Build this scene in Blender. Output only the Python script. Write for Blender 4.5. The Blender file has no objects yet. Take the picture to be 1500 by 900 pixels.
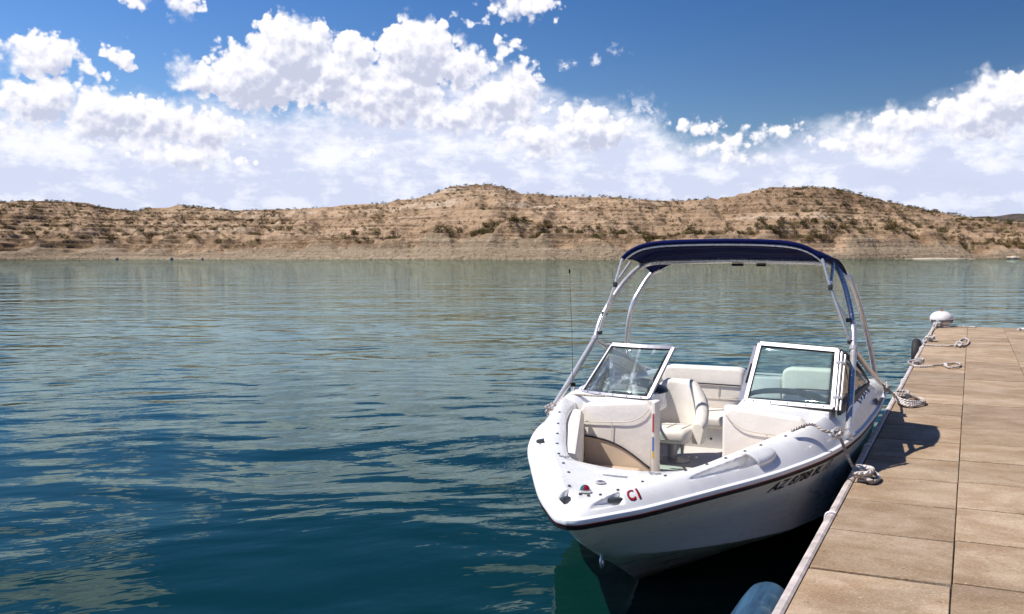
import bpy, bmesh, math, random
import numpy as np
from mathutils import Vector, Matrix
from mathutils.bvhtree import BVHTree

scene = bpy.context.scene
COL = scene.collection
rad = math.radians

# ------------------------------------------------------------------ camera, world, sun, exposure
F_PX, HORIZON, EYE = 1430.0, 374.0, 2.05
cam_d = bpy.data.cameras.new("camera")
cam = bpy.data.objects.new("camera", cam_d)
COL.objects.link(cam)
cam_d.sensor_width = 36.0
cam_d.lens = 36.0 * F_PX / 1500.0
cam_d.clip_start = 0.05
cam_d.clip_end = 20000
cam.location = (0, 0, EYE)
cam.rotation_euler = (rad(90) - math.atan((450 - HORIZON) / F_PX), 0, 0)
scene.camera = cam

SUN = Vector((-0.625, -0.082, 1.0)).normalized()
sun_d = bpy.data.lights.new("sun", 'SUN')
sun_d.energy = 4.6
sun_d.angle = rad(0.53)
sun_d.color = (1.0, 0.955, 0.89)
sun = bpy.data.objects.new("sun", sun_d)
COL.objects.link(sun)
sun.rotation_euler = SUN.to_track_quat('Z', 'Y').to_euler()
sun.location = (-20, -5, 30)

scene.view_settings.view_transform = 'Standard'
scene.view_settings.look = 'None'
scene.view_settings.gamma = 1.0
scene.view_settings.use_curve_mapping = False
scene.view_settings.exposure = 0.35
scene.render.engine = 'CYCLES'
scene.cycles.use_denoising = True
scene.cycles.max_bounces = 6
scene.cycles.adaptive_threshold = 0.02
scene.cycles.transparent_max_bounces = 16
scene.cycles.caustics_reflective = False
scene.cycles.caustics_refractive = False


class NT:
    """small helper to write shader node trees"""
    def __init__(s, tree):
        s.t = tree

    def n(s, typ, **kw):
        nd = s.t.nodes.new(typ)
        for k, v in kw.items():
            setattr(nd, k, v)
        return nd

    def put(s, sock, v):
        if v is None:
            return
        if hasattr(v, 'is_output'):
            s.t.links.new(v, sock)
        else:
            sock.default_value = v

    def m(s, op, a, b=None, c=None, clamp=False):
        nd = s.n('ShaderNodeMath', operation=op)
        nd.use_clamp = clamp
        for i, v in enumerate((a, b, c)):
            s.put(nd.inputs[i], v)
        return nd.outputs[0]

    def v(s, op, a, b=None):
        nd = s.n('ShaderNodeVectorMath', operation=op)
        s.put(nd.inputs[0], a)
        if op == 'SCALE':
            s.put(nd.inputs['Scale'], b)
        else:
            s.put(nd.inputs[1], b)
        return nd.outputs['Value'] if op in ('LENGTH', 'DOT_PRODUCT', 'DISTANCE') else nd.outputs['Vector']

    def noise(s, vec, scale, detail=3, rough=0.5, out='Fac', dist=0.0):
        nd = s.n('ShaderNodeTexNoise')
        s.put(nd.inputs['Vector'], vec)
        nd.inputs['Scale'].default_value = scale
        nd.inputs['Detail'].default_value = detail
        nd.inputs['Roughness'].default_value = rough
        nd.inputs['Distortion'].default_value = dist
        return nd.outputs[out]

    def voro(s, vec, scale, detail=0, rough=0.5, feature='F1', smooth=None):
        nd = s.n('ShaderNodeTexVoronoi', feature=feature)
        s.put(nd.inputs['Vector'], vec)
        nd.inputs['Scale'].default_value = scale
        if 'Detail' in nd.inputs:
            nd.inputs['Detail'].default_value = detail
            nd.inputs['Roughness'].default_value = rough
        if smooth is not None:
            nd.inputs['Smoothness'].default_value = smooth
        return nd.outputs['Distance']

    def ss(s, x, lo, hi, a=0.0, b=1.0):
        nd = s.n('ShaderNodeMapRange', interpolation_type='SMOOTHSTEP')
        s.put(nd.inputs[0], x)
        s.put(nd.inputs[1], lo)
        s.put(nd.inputs[2], hi)
        s.put(nd.inputs[3], a)
        s.put(nd.inputs[4], b)
        return nd.outputs[0]

    def lin(s, x, lo, hi, a=0.0, b=1.0):
        nd = s.n('ShaderNodeMapRange')
        s.put(nd.inputs[0], x)
        s.put(nd.inputs[1], lo)
        s.put(nd.inputs[2], hi)
        s.put(nd.inputs[3], a)
        s.put(nd.inputs[4], b)
        return nd.outputs[0]

    def mix(s, f, a, b):
        nd = s.n('ShaderNodeMix', data_type='RGBA')
        s.put(nd.inputs['Factor'], f)
        for k, v in (('A', a), ('B', b)):
            sock = [i for i in nd.inputs if i.name == k and i.type == 'RGBA'][0]
            s.put(sock, (tuple(v) + (1,)) if isinstance(v, tuple) and len(v) == 3 else v)
        return [o for o in nd.outputs if o.type == 'RGBA'][0]

    def comb(s, x, y, z):
        nd = s.n('ShaderNodeCombineXYZ')
        for i, v in enumerate((x, y, z)):
            s.put(nd.inputs[i], v)
        return nd.outputs[0]

    def sep(s, v):
        nd = s.n('ShaderNodeSeparateXYZ')
        s.put(nd.inputs[0], v)
        return nd.outputs


PITCH = math.atan((450 - HORIZON) / F_PX)


def sky_pos(px, py):
    """a direction in the sky, as azimuth and elevation in units of 1/1430 rad"""
    x, y = (px - 750) / F_PX, (450 - py) / F_PX
    d = Vector((x, math.cos(PITCH) + y * math.sin(PITCH), -math.sin(PITCH) + y * math.cos(PITCH))).normalized()
    return math.atan2(d.x, d.y) * F_PX, math.asin(d.z) * F_PX


# cumulus heaps: centre, half width, half height, (all in the same angular unit)
CUMULI = [
    (60, 84, 56, 25), (132, 110, 25, 10), (177, 85, 24, 14), (268, 8, 32, 13), (196, -2, 22, 9),
    (58, 150, 64, 30), (25, 191, 24, 9), (160, 168, 70, 34),
    (300, 112, 46, 24), (375, 112, 80, 44), (428, 82, 66, 52), (480, 116, 60, 38), (398, 136, 120, 22),
    (522, 78, 34, 30), (612, 84, 62, 48), (668, 98, 54, 30), (585, 128, 76, 36), (560, 150, 110, 30),
    (765, 9, 56, 20), (694, 32, 25, 10), (742, 73, 22, 16), (768, 120, 26, 26),
    (735, 150, 60, 36), (660, 170, 60, 24), (858, 188, 46, 34), (893, 192, 34, 24), (790, 205, 60, 22),
    (1021, 188, 38, 10), (1130, 195, 44, 13), (1052, 217, 52, 14), (1086, 234, 40, 12), (1246, 184, 14, 10),
    (1480, 150, 66, 36), (1430, 172, 70, 30), (1330, 178, 60, 18), (1275, 208, 90, 14),
    (300, 190, 60, 24), (230, 176, 46, 30), (545, 222, 18, 8), (510, 202, 14, 8), (270, 225, 90, 18),
    # higher heaps, above the photograph's upper edge, that the near water mirrors
    (140, -50, 40, 20), (40, -210, 130, 50), (760, -230, 110, 36), (640, -360, 150, 60), (1250, -260, 170, 50),
]
WISPS = [(905, 72, 16, 12), (828, 100, 14, 8), (935, 168, 46, 34), (870, 86, 10, 8)]
BANK = [(-700, 150), (-300, 190), (0, 178), (100, 172), (200, 168), (300, 166), (380, 182), (450, 178), (520, 172), (600, 160), (680, 138), (740, 122),
        (790, 150), (850, 172), (910, 182), (960, 205), (1000, 226), (1080, 226), (1150, 214), (1220, 198),
        (1290, 190), (1360, 176), (1420, 158), (1500, 128), (1600, 120), (1900, 180), (2200, 150)]

world = bpy.data.worlds.new("World")
scene.world = world
world.use_nodes = True
wt = world.node_tree
wt.nodes.clear()
W = NT(wt)

grp = bpy.data.node_groups.new("cumulus_field", 'ShaderNodeTree')
grp.interface.new_socket("P", in_out='INPUT', socket_type='NodeSocketVector')
grp.interface.new_socket("D", in_out='OUTPUT', socket_type='NodeSocketFloat')
G = NT(grp)
gi, go = G.n('NodeGroupInput'), G.n('NodeGroupOutput')
P0 = gi.outputs['P']
w1 = G.v('SCALE', G.v('SUBTRACT', G.noise(P0, 1 / 46.0, 2, 0.5, 'Color'), (0.5, 0.5, 0.5)), 32.0)
w2 = G.v('SCALE', G.v('SUBTRACT', G.noise(P0, 1 / 15.0, 2, 0.5, 'Color'), (0.5, 0.5, 0.5)), 13.0)
PW = G.v('MULTIPLY', G.v('ADD', P0, G.v('ADD', w1, w2)), (1, 1, 0))
D = None
for px, py, rx, ry in CUMULI:
    a, e = sky_pos(px, py)
    rx, ry = rx * 1.10 + 5, ry * 1.14 + 5
    q = G.v('MULTIPLY', G.v('SUBTRACT', PW, (a, e, 0)), (1 / rx, 1 / ry, 0))
    d = G.m('MULTIPLY', G.m('SUBTRACT', 1.0, G.v('LENGTH', q)), min(rx, ry) * 0.95)
    D = d if D is None else G.m('MAXIMUM', D, d)
# billows: rounded lumps of three sizes
b1 = G.voro(P0, 1 / 18.0, 2.0, 0.5, 'SMOOTH_F1', 0.35)
b2 = G.noise(P0, 1 / 8.0, 4, 0.55)
bil = G.m('ADD', G.m('MULTIPLY', G.m('SUBTRACT', 0.45, b1), 18.0), G.m('MULTIPLY', G.m('SUBTRACT', b2, 0.5), 10.0))
D = G.m('ADD', G.m('ADD', D, G.m('MULTIPLY', bil, G.ss(D, -12.0, 4.0, 0.15, 1.0))), 2.5)
grp.links.new(D, go.inputs['D'])

tc = W.n('ShaderNodeTexCoord')
dx, dy, dz = W.sep(W.v('NORMALIZE', tc.outputs['Generated']))
az = W.m('MULTIPLY', W.m('ARCTAN2', dx, dy), F_PX)
el = W.m('MULTIPLY', W.m('ARCSINE', dz), F_PX)
P = W.comb(az, el, 0.0)


def cum(vec):
    nd = W.n('ShaderNodeGroup')
    nd.node_tree = grp
    W.put(nd.inputs['P'], vec)
    return nd.outputs['D']


D0 = cum(P)
D1 = cum(W.v('ADD', P, (-5.0, 11.0, 0.0)))
soft = W.ss(W.noise(P, 1 / 55.0, 2, 0.5), 0.46, 0.70)
a_cum = W.ss(D0, W.m('MULTIPLY_ADD', soft, -7.0, -1.0), W.m('MULTIPLY_ADD', soft, 12.0, 6.0))
lit = W.m('ADD', W.m('MULTIPLY', W.m('SUBTRACT', D0, D1), 0.030), 0.58, clamp=True)
core = W.ss(D1, 6.0, 40.0)
lit2 = W.m('SUBTRACT', lit, W.m('MULTIPLY', core, 0.40), clamp=True)
# cloud bank towards the horizon
fc = W.n('ShaderNodeFloatCurve')
cu = fc.mapping.curves[0]
AZ0, AZ1 = -1500.0, 1500.0
pts = [(sky_pos(px, py)) for px, py in BANK]
pts = [((a - AZ0) / (AZ1 - AZ0), e / 400.0) for a, e in pts]
pts = [(0.0, 0.32)] + pts + [(1.0, 0.32)]
while len(cu.points) < len(pts):
    cu.points.new(0.5, 0.5)
for p, (x, y) in zip(cu.points, pts):
    p.location = (x, y)
    p.handle_type = 'AUTO'
fc.mapping.update()
W.put(fc.inputs['Value'], W.lin(az, AZ0, AZ1))
top = W.m('MULTIPLY_ADD', fc.outputs[0], 400.0, 9.0)
nb = W.noise(W.v('MULTIPLY', P, (1.0, 1.5, 1.0)), 1 / 62.0, 7, 0.62)
nb2 = W.noise(W.v('MULTIPLY', P, (0.5, 1.7, 1.0)), 1 / 70.0, 6, 0.6)
db = W.m('ADD', W.m('SUBTRACT', top, el), W.m('MULTIPLY', W.m('SUBTRACT', nb, 0.5), 62.0))
a_bank = W.m('MULTIPLY', W.ss(db, -26.0, 24.0), W.lin(nb2, 0.30, 0.50, 0.90, 1.0))
hz = W.ss(el, 150.0, 10.0)
bank_lit = W.m('SUBTRACT', W.ss(W.m('ADD', nb, W.m('MULTIPLY', W.m('SUBTRACT', nb2, 0.5), 0.6)), 0.40, 0.66), W.m('MULTIPLY', hz, 0.70), clamp=True)
# wisps
aw = None
for px, py, rx, ry in WISPS:
    a, e = sky_pos(px, py)
    wv = W.v('SCALE', W.v('SUBTRACT', W.noise(P, 1 / 24.0, 3, 0.6, 'Color'), (0.5, 0.5, 0.5)), 40.0)
    q = W.v('MULTIPLY', W.v('MULTIPLY', W.v('SUBTRACT', W.v('ADD', P, wv), (a, e, 0)), (1 / rx, 1 / ry, 0)), (1, 1, 0))
    d = W.ss(W.v('LENGTH', q), 1.1, 0.2)
    aw = d if aw is None else W.m('MAXIMUM', aw, d)
aw = W.m('MULTIPLY', aw, W.ss(W.noise(P, 1 / 16.0, 5, 0.65), 0.38, 0.68))

sky = W.n('ShaderNodeTexSky', sky_type='NISHITA')
sky.sun_disc = False
sky.sun_elevation = math.asin(SUN.z)
sky.sun_rotation = math.atan2(SUN.x, SUN.y) % (2 * math.pi)
sky.altitude = 400
sky.air_density = 1.0
sky.dust_density = 0.6
sky.ozone_density = 2.2
SKY_STRENGTH = 0.10
hsv = W.n('ShaderNodeHueSaturation')
hsv.inputs['Hue'].default_value = 0.514
hsv.inputs['Saturation'].default_value = 1.40
# the sky is deepest at right angles to the sun
W.put(hsv.inputs['Value'], W.ss(W.m('SUBTRACT', W.m('MULTIPLY', dx, 0.85), W.m('MULTIPLY', dy, 0.12)), 0.46, -0.72, 0.55, 1.16))
W.put(hsv.inputs['Color'], sky.outputs[0])
K_ = 1.0 / SKY_STRENGTH
LAV = tuple(c * K_ for c in (0.475, 0.50, 0.625))
WHI = tuple(c * K_ for c in (0.89, 0.88, 0.905))
HAZ = tuple(c * K_ for c in (0.535, 0.58, 0.735))
BWH = tuple(c * K_ for c in (0.77, 0.785, 0.86))
c = W.mix(aw, hsv.outputs[0], BWH)
c = W.mix(a_bank, c, W.mix(bank_lit, HAZ, BWH))
c = W.mix(W.m('MULTIPLY', a_cum, W.ss(el, 30.0, 90.0)), c, W.mix(lit2, LAV, WHI))
bg = W.n('ShaderNodeBackground')
bg.inputs['Strength'].default_value = SKY_STRENGTH
W.put(bg.inputs['Color'], c)
wo = W.n('ShaderNodeOutputWorld')
wt.links.new(bg.outputs[0], wo.inputs['Surface'])
world.cycles.sampling_method = 'MANUAL'
world.cycles.sample_map_resolution = 1024


# ------------------------------------------------------------------ materials
def mat(name):
    mt = bpy.data.materials.new(name)
    mt.use_nodes = True
    mt.node_tree.nodes.clear()
    T = NT(mt.node_tree)
    out = T.n('ShaderNodeOutputMaterial')
    return mt, T, out


def simple(name, col, rough=0.5, metal=0.0, var=0.06, scale=6.0, bump=0.0, bscale=60.0, coat=0.0, spec=0.5, stretch=(1, 1, 1)):
    mt, T, out = mat(name)
    p = T.n('ShaderNodeBsdfPrincipled')
    tc = T.n('ShaderNodeTexCoord')
    vec = T.v('MULTIPLY', tc.outputs['Object'], stretch)
    nz = T.noise(vec, scale, 5, 0.6)
    lo = tuple(x * (1 - var) for x in col)
    hi = tuple(min(1, x * (1 + var)) for x in col)
    T.put(p.inputs['Base Color'], T.mix(T.ss(nz, 0.3, 0.7), lo, hi))
    T.put(p.inputs['Roughness'], T.lin(nz, 0.3, 0.7, max(0.02, rough * 0.85), min(1, rough * 1.15)))
    p.inputs['Metallic'].default_value = metal
    p.inputs['Coat Weight'].default_value = coat
    p.inputs['Specular IOR Level'].default_value = spec
    if bump:
        b = T.n('ShaderNodeBump')
        b.inputs['Strength'].default_value = 1.0
        b.inputs['Distance'].default_value = bump
        T.put(b.inputs['Height'], T.noise(vec, bscale, 4, 0.6))
        T.put(p.inputs['Normal'], b.outputs[0])
    mt.node_tree.links.new(p.outputs[0], out.inputs[0])
    return mt


M = {}
M['gelcoat'] = simple('white_gelcoat', (0.79, 0.775, 0.755), 0.28, var=0.055, scale=3.5, coat=0.3)
M['rail'] = simple('white_rail_vinyl', (0.78, 0.77, 0.76), 0.45, var=0.04)
M['black'] = simple('black_rubber', (0.006, 0.005, 0.006), 0.6, var=0.2, spec=0.2)
M['dark'] = simple('dark_plastic', (0.03, 0.035, 0.04), 0.55, var=0.2)
M['red'] = simple('red_vinyl', (0.42, 0.015, 0.02), 0.4)
M['redsticker'] = simple('red_sticker', (0.42, 0.06, 0.06), 0.5)
M['yellow'] = simple('yellow_sticker', (0.65, 0.42, 0.03), 0.5)
M['blue_sticker'] = simple('blue_sticker', (0.06, 0.16, 0.42), 0.5)
M['vinyl'] = simple('white_vinyl', (0.74, 0.685, 0.61), 0.5, var=0.05, scale=4, bump=0.006, bscale=9)
M['beige'] = simple('beige_vinyl', (0.60, 0.475, 0.35), 0.55, var=0.05, scale=4, bump=0.0006, bscale=90)
M['navy_piping'] = simple('navy_piping', (0.006, 0.008, 0.02), 0.5)
M['seam'] = simple('vinyl_seam', (0.58, 0.53, 0.46), 0.6)
M['chrome'] = simple('polished_steel', (0.74, 0.70, 0.67), 0.28, metal=0.62, var=0.04, scale=9)
M['alu'] = simple('satin_aluminium', (0.33, 0.32, 0.36), 0.40, metal=0.4, var=0.04)
M['floor'] = simple('cockpit_floor', (0.60, 0.56, 0.52), 0.7, var=0.08, scale=5, bump=0.001, bscale=150)
M['decal'] = simple('grey_decal', (0.25, 0.25, 0.27), 0.5)
M['letter'] = simple('black_letter', (0.012, 0.011, 0.014), 0.45)
M['navred'] = simple('red_lens', (0.25, 0.01, 0.02), 0.1, coat=0.5)
M['navgreen'] = simple('green_lens', (0.01, 0.12, 0.10), 0.1, coat=0.5)
M['dockstrip'] = simple('dock_bumper', (0.53, 0.455, 0.41), 0.6, var=0.25, scale=7, bump=0.001, bscale=40)
M['float'] = simple('dock_float', (0.05, 0.05, 0.05), 0.7, var=0.3)
M['buoy'] = simple('buoy_skin', (0.74, 0.70, 0.67), 0.5, var=0.12, scale=4)
M['rust'] = simple('rust', (0.28, 0.10, 0.04), 0.8, var=0.3)
M['tyre'] = simple('tyre_rubber', (0.02, 0.017, 0.016), 0.75, var=0.3, bump=0.002, bscale=30)
M['bluebuoy'] = simple('dark_blue_float', (0.03, 0.07, 0.14), 0.5)
M['joint'] = simple('joint_dirt', (0.045, 0.030, 0.020), 0.9, var=0.4, scale=12)
M['galv'] = simple('galvanised_cleat', (0.35, 0.34, 0.33), 0.5, metal=0.8, var=0.2, scale=20)
M['rock'] = simple('pale_rock', (0.50, 0.40, 0.30), 0.9, var=0.25, scale=0.8, bump=0.1, bscale=1.5)

# rope with a twisted lay
mt, T, out = mat('rope_fibre')
p = T.n('ShaderNodeBsdfPrincipled')
uv = T.n('ShaderNodeUVMap')
ux, uy, _ = T.sep(uv.outputs[0])
wv = T.m('SINE', T.m('ADD', T.m('MULTIPLY', ux, 210.0), T.m('MULTIPLY', uy, 2 * math.pi * 3)))
tc = T.n('ShaderNodeTexCoord')
nz = T.noise(tc.outputs['Object'], 8.0, 4, 0.6)
T.put(p.inputs['Base Color'], T.mix(T.ss(nz, 0.35, 0.65), (0.36, 0.30, 0.25), (0.74, 0.68, 0.63)))
p.inputs['Roughness'].default_value = 0.85
b = T.n('ShaderNodeBump')
b.inputs['Distance'].default_value = 0.004
T.put(b.inputs['Height'], wv)
T.put(p.inputs['Normal'], b.outputs[0])
mt.node_tree.links.new(p.outputs[0], out.inputs[0])
M['rope'] = mt

# navy canvas
mt, T, out = mat('navy_canvas')
p = T.n('ShaderNodeBsdfPrincipled')
tc = T.n('ShaderNodeTexCoord')
nz = T.noise(T.v('MULTIPLY', tc.outputs['Object'], (1, 4, 1)), 3.0, 4, 0.6)
T.put(p.inputs['Base Color'], T.mix(nz, (0.0015, 0.004, 0.036), (0.0035, 0.009, 0.085)))
p.inputs['Specular IOR Level'].default_value = 0.12
p.inputs['Roughness'].default_value = 0.85
b = T.n('ShaderNodeBump')
b.inputs['Distance'].default_value = 0.03
T.put(b.inputs['Height'], T.noise(T.v('MULTIPLY', tc.outputs['Object'], (0.8, 3.0, 1)), 3.5, 2, 0.5))
T.put(p.inputs['Normal'], b.outputs[0])
tr = T.n('ShaderNodeBsdfTranslucent')
tr.inputs['Color'].default_value = (0.004, 0.012, 0.10, 1)
mx = T.n('ShaderNodeMixShader')
mx.inputs[0].default_value = 0.03
mt.node_tree.links.new(p.outputs[0], mx.inputs[1])
mt.node_tree.links.new(tr.outputs[0], mx.inputs[2])
mt.node_tree.links.new(mx.outputs[0], out.inputs[0])
M['canvas'] = mt


def glass(name, tint, dirt):
    mt, T, out = mat(name)
    fr = T.n('ShaderNodeFresnel')
    fr.inputs['IOR'].default_value = 1.5
    t = T.n('ShaderNodeBsdfTransparent')
    t.inputs['Color'].default_value = tint + (1,)
    g = T.n('ShaderNodeBsdfGlossy')
    g.inputs['Roughness'].default_value = 0.02
    m1 = T.n('ShaderNodeMixShader')
    T.put(m1.inputs[0], fr.outputs[0])
    mt.node_tree.links.new(t.outputs[0], m1.inputs[1])
    mt.node_tree.links.new(g.outputs[0], m1.inputs[2])
    d = T.n('ShaderNodeBsdfDiffuse')
    d.inputs['Color'].default_value = (0.75, 0.80, 0.80, 1)
    tc = T.n('ShaderNodeTexCoord')
    o = tc.outputs['Object']
    n1 = T.noise(T.v('MULTIPLY', o, (1.6, 1.0, 0.55)), 4.0, 4, 0.6, dist=1.2)
    n2 = T.noise(o, 45.0, 3, 0.7)
    z = T.sep(o)[2]
    low = T.ss(z, 1.25, 0.90)
    f = T.m('MULTIPLY', T.m('ADD', T.m('MULTIPLY', T.ss(n1, 0.50, 0.72), 0.50), T.m('MULTIPLY', T.m('MULTIPLY', T.m('MULTIPLY', T.ss(n2, 0.52, 0.66), T.ss(n1, 0.42, 0.55)), low), 0.45)), dirt, clamp=True)
    f = T.m('ADD', f, 0.03)
    m2 = T.n('ShaderNodeMixShader')
    T.put(m2.inputs[0], f)
    mt.node_tree.links.new(m1.outputs[0], m2.inputs[1])
    mt.node_tree.links.new(d.outputs[0], m2.inputs[2])
    mt.node_tree.links.new(m2.outputs[0], out.inputs[0])
    return mt


M['glass_dirty'] = glass('green_glass_with_water_stains', (0.84, 0.93, 0.905), 0.75)
M['glass'] = glass('green_glass', (0.80, 0.92, 0.88), 0.10)

# dock panels: weathered sandy plywood, tone varies from panel to panel
mt, T, out = mat('weathered_dock_panel')
p = T.n('ShaderNodeBsdfPrincipled')
tc = T.n('ShaderNodeTexCoord')
at = T.n('ShaderNodeAttribute')
at.attribute_name = 'tone'
tone = at.outputs['Fac']
o = tc.outputs['Object']
sh = T.v('ADD', o, T.v('SCALE', (17.0, 5.0, 3.0), T.m('MULTIPLY', tone, 40.0)))
n1 = T.noise(T.v('MULTIPLY', sh, (1.0, 1.5, 1.0)), 2.4, 7, 0.68, dist=0.4)
n2 = T.noise(T.v('MULTIPLY', sh, (2.0, 5.0, 1.0)), 9.0, 5, 0.75)
n3 = T.noise(o, 120.0, 3, 0.6)
c1 = T.mix(T.ss(n1, 0.30, 0.72), (0.28, 0.182, 0.100), (0.455, 0.33, 0.21))
c1 = T.mix(T.m('MULTIPLY', T.ss(n2, 0.55, 0.8), 0.45), c1, (0.50, 0.41, 0.32))
c1 = T.mix(T.m('MULTIPLY', T.ss(n2, 0.45, 0.22), 0.35), c1, (0.17, 0.11, 0.065))
spk = T.m('MULTIPLY', T.ss(T.noise(o, 34.0, 2, 0.5), 0.68, 0.76), 0.55)
stain = T.m('MULTIPLY', T.ss(T.noise(o, 0.9, 5, 0.6, dist=0.8), 0.56, 0.68), 0.40)
c1 = T.mix(stain, c1, (0.16, 0.105, 0.06))
c1 = T.mix(spk, c1, (0.58, 0.50, 0.42))
spk2 = T.m('MULTIPLY', T.ss(T.noise(T.v('ADD', o, (9, 4, 0)), 22.0, 2, 0.5), 0.70, 0.76), 0.7)
c1 = T.mix(spk2, c1, (0.10, 0.065, 0.04))
g4 = T.noise(T.v('MULTIPLY', o, (1.0, 2.2, 1.0)), 55.0, 4, 0.75)
c1 = T.mix(T.m('MULTIPLY', T.ss(g4, 0.52, 0.36), 0.45), c1, (0.15, 0.095, 0.055))
c1 = T.mix(T.m('MULTIPLY', T.ss(g4, 0.52, 0.68), 0.45), c1, (0.60, 0.49, 0.37))
hs = T.n('ShaderNodeHueSaturation')
T.put(hs.inputs['Value'], T.lin(tone, 0, 1, 0.80, 1.16))
T.put(hs.inputs['Saturation'], T.lin(n1, 0.3, 0.7, 1.05, 0.90))
T.put(hs.inputs['Color'], c1)
T.put(p.inputs['Base Color'], hs.outputs[0])
p.inputs['Roughness'].default_value = 0.9
b = T.n('ShaderNodeBump')
b.inputs['Distance'].default_value = 0.007
T.put(b.inputs['Height'], T.m('ADD', n2, T.m('MULTIPLY', n3, 0.4)))
T.put(p.inputs['Normal'], b.outputs[0])
mt.node_tree.links.new(p.outputs[0], out.inputs[0])
M['panel'] = mt

# blue worn fender
mt, T, out = mat('worn_blue_plastic')
p = T.n('ShaderNodeBsdfPrincipled')
tc = T.n('ShaderNodeTexCoord')
o = tc.outputs['Object']
n1 = T.noise(T.v('MULTIPLY', o, (8, 0.9, 8)), 3.0, 5, 0.65, dist=0.5)
n2 = T.noise(o, 9.0, 5, 0.65)
cc = T.mix(T.ss(n1, 0.35, 0.7), (0.010, 0.038, 0.080), (0.032, 0.095, 0.16))
cc = T.mix(T.m('MULTIPLY', T.ss(n2, 0.55, 0.75), 0.6), cc, (0.14, 0.20, 0.23))
T.put(p.inputs['Base Color'], cc)
p.inputs['Roughness'].default_value = 0.55
mt.node_tree.links.new(p.outputs[0], out.inputs[0])
M['wornblue'] = mt

# lake water
mt, T, out = mat('lake_water')
p = T.n('ShaderNodeBsdfPrincipled')
geo = T.n('ShaderNodeNewGeometry')
pos = T.v('MULTIPLY', geo.outputs['Position'], (1, 1, 0))
big = T.noise(pos, 0.035, 2, 0.5)


def rot(v, deg):
    nd = T.n('ShaderNodeVectorRotate', rotation_type='Z_AXIS')
    nd.inputs['Angle'].default_value = rad(deg)
    T.put(nd.inputs['Vector'], v)
    return nd.outputs[0]


wg = bpy.data.node_groups.new("wave_height", 'ShaderNodeTree')
wg.interface.new_socket("P", in_out='INPUT', socket_type='NodeSocketVector')
wg.interface.new_socket("H", in_out='OUTPUT', socket_type='NodeSocketFloat')
T0, T = T, NT(wg)
wi, wo_ = T.n('NodeGroupInput'), T.n('NodeGroupOutput')
q0 = wi.outputs['P']
wpos = T.v('ADD', q0, T.v('SCALE', T.noise(q0, 0.30, 1, 0.5, 'Color'), 1.3))
wd = T.noise(T.v('MULTIPLY', rot(wpos, 8), (0.60, 1.0, 1)), 0.20, 1.5, 0.5)
wa = T.noise(T.v('MULTIPLY', rot(wpos, -24), (0.50, 1.0, 1)), 0.60, 1.0, 0.4)
wb = T.noise(T.v('MULTIPLY', rot(wpos, 8), (0.55, 1.0, 1)), 1.50, 1.0, 0.4)
we = T.noise(T.v('MULTIPLY', rot(wpos, -30), (0.30, 1.0, 1)), 2.4, 1.0, 0.4)
wc = T.noise(T.v('MULTIPLY', rot(wpos, -18), (0.5, 1.0, 1)), 5.2, 2.5, 0.5)
patch = T.ss(T.noise(q0, 0.16, 2, 0.5), 0.40, 0.60)
dist = T.v('LENGTH', q0)
far = T.ss(dist, 8.0, 40.0)
h = T.m('MULTIPLY', wd, T.lin(far, 0.0, 1.0, 0.045, 0.150))
h = T.m('ADD', h, T.m('MULTIPLY', wa, 0.050))
h = T.m('ADD', h, T.m('MULTIPLY', wb, 0.038))
h = T.m('ADD', h, T.m('MULTIPLY', T.m('MULTIPLY', we, 0.022), T.m('MULTIPLY_ADD', patch, 0.8, 0.2)))
h = T.m('ADD', h, T.m('MULTIPLY', T.m('MULTIPLY', wc, 0.0095), T.m('MULTIPLY_ADD', patch, 0.7, 0.3)))
h = T.m('MULTIPLY', h, T.lin(far, 0.0, 1.0, 0.95, 1.05))
wg.links.new(h, wo_.inputs['H'])
T = T0


def wave(v):
    nd = T.n('ShaderNodeGroup')
    nd.node_tree = wg
    T.put(nd.inputs['P'], v)
    return nd.outputs['H']


EPS = 0.015
h0 = wave(pos)
hx = wave(T.v('ADD', pos, (EPS, 0, 0)))
hy = wave(T.v('ADD', pos, (0, EPS, 0)))
nrm_w = T.v('NORMALIZE', T.comb(T.m('MULTIPLY', T.m('SUBTRACT', h0, hx), 1 / EPS), T.m('MULTIPLY', T.m('SUBTRACT', h0, hy), 1 / EPS), 1.0))
# body of the water (light scattered back) under a mirror that takes a slight green cast
df = T.n('ShaderNodeBsdfDiffuse')
T.put(df.inputs['Color'], T.mix(T.ss(big, 0.35, 0.65), (0.0005, 0.0165, 0.0135), (0.0008, 0.0205, 0.0155)))
gl = T.n('ShaderNodeBsdfGlossy')
gl.inputs['Color'].default_value = (0.69, 0.87, 0.84, 1)
gl.inputs['Roughness'].default_value = 0.015
T.put(gl.inputs['Normal'], nrm_w)
fr = T.n('ShaderNodeFresnel')
fr.inputs['IOR'].default_value = 1.225
T.put(fr.inputs['Normal'], nrm_w)
mx = T.n('ShaderNodeMixShader')
T.put(mx.inputs[0], fr.outputs[0])
mt.node_tree.nodes.remove(p)
mt.node_tree.links.new(df.outputs[0], mx.inputs[1])
mt.node_tree.links.new(gl.outputs[0], mx.inputs[2])
mt.node_tree.links.new(mx.outputs[0], out.inputs[0])
M['water'] = mt

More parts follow.
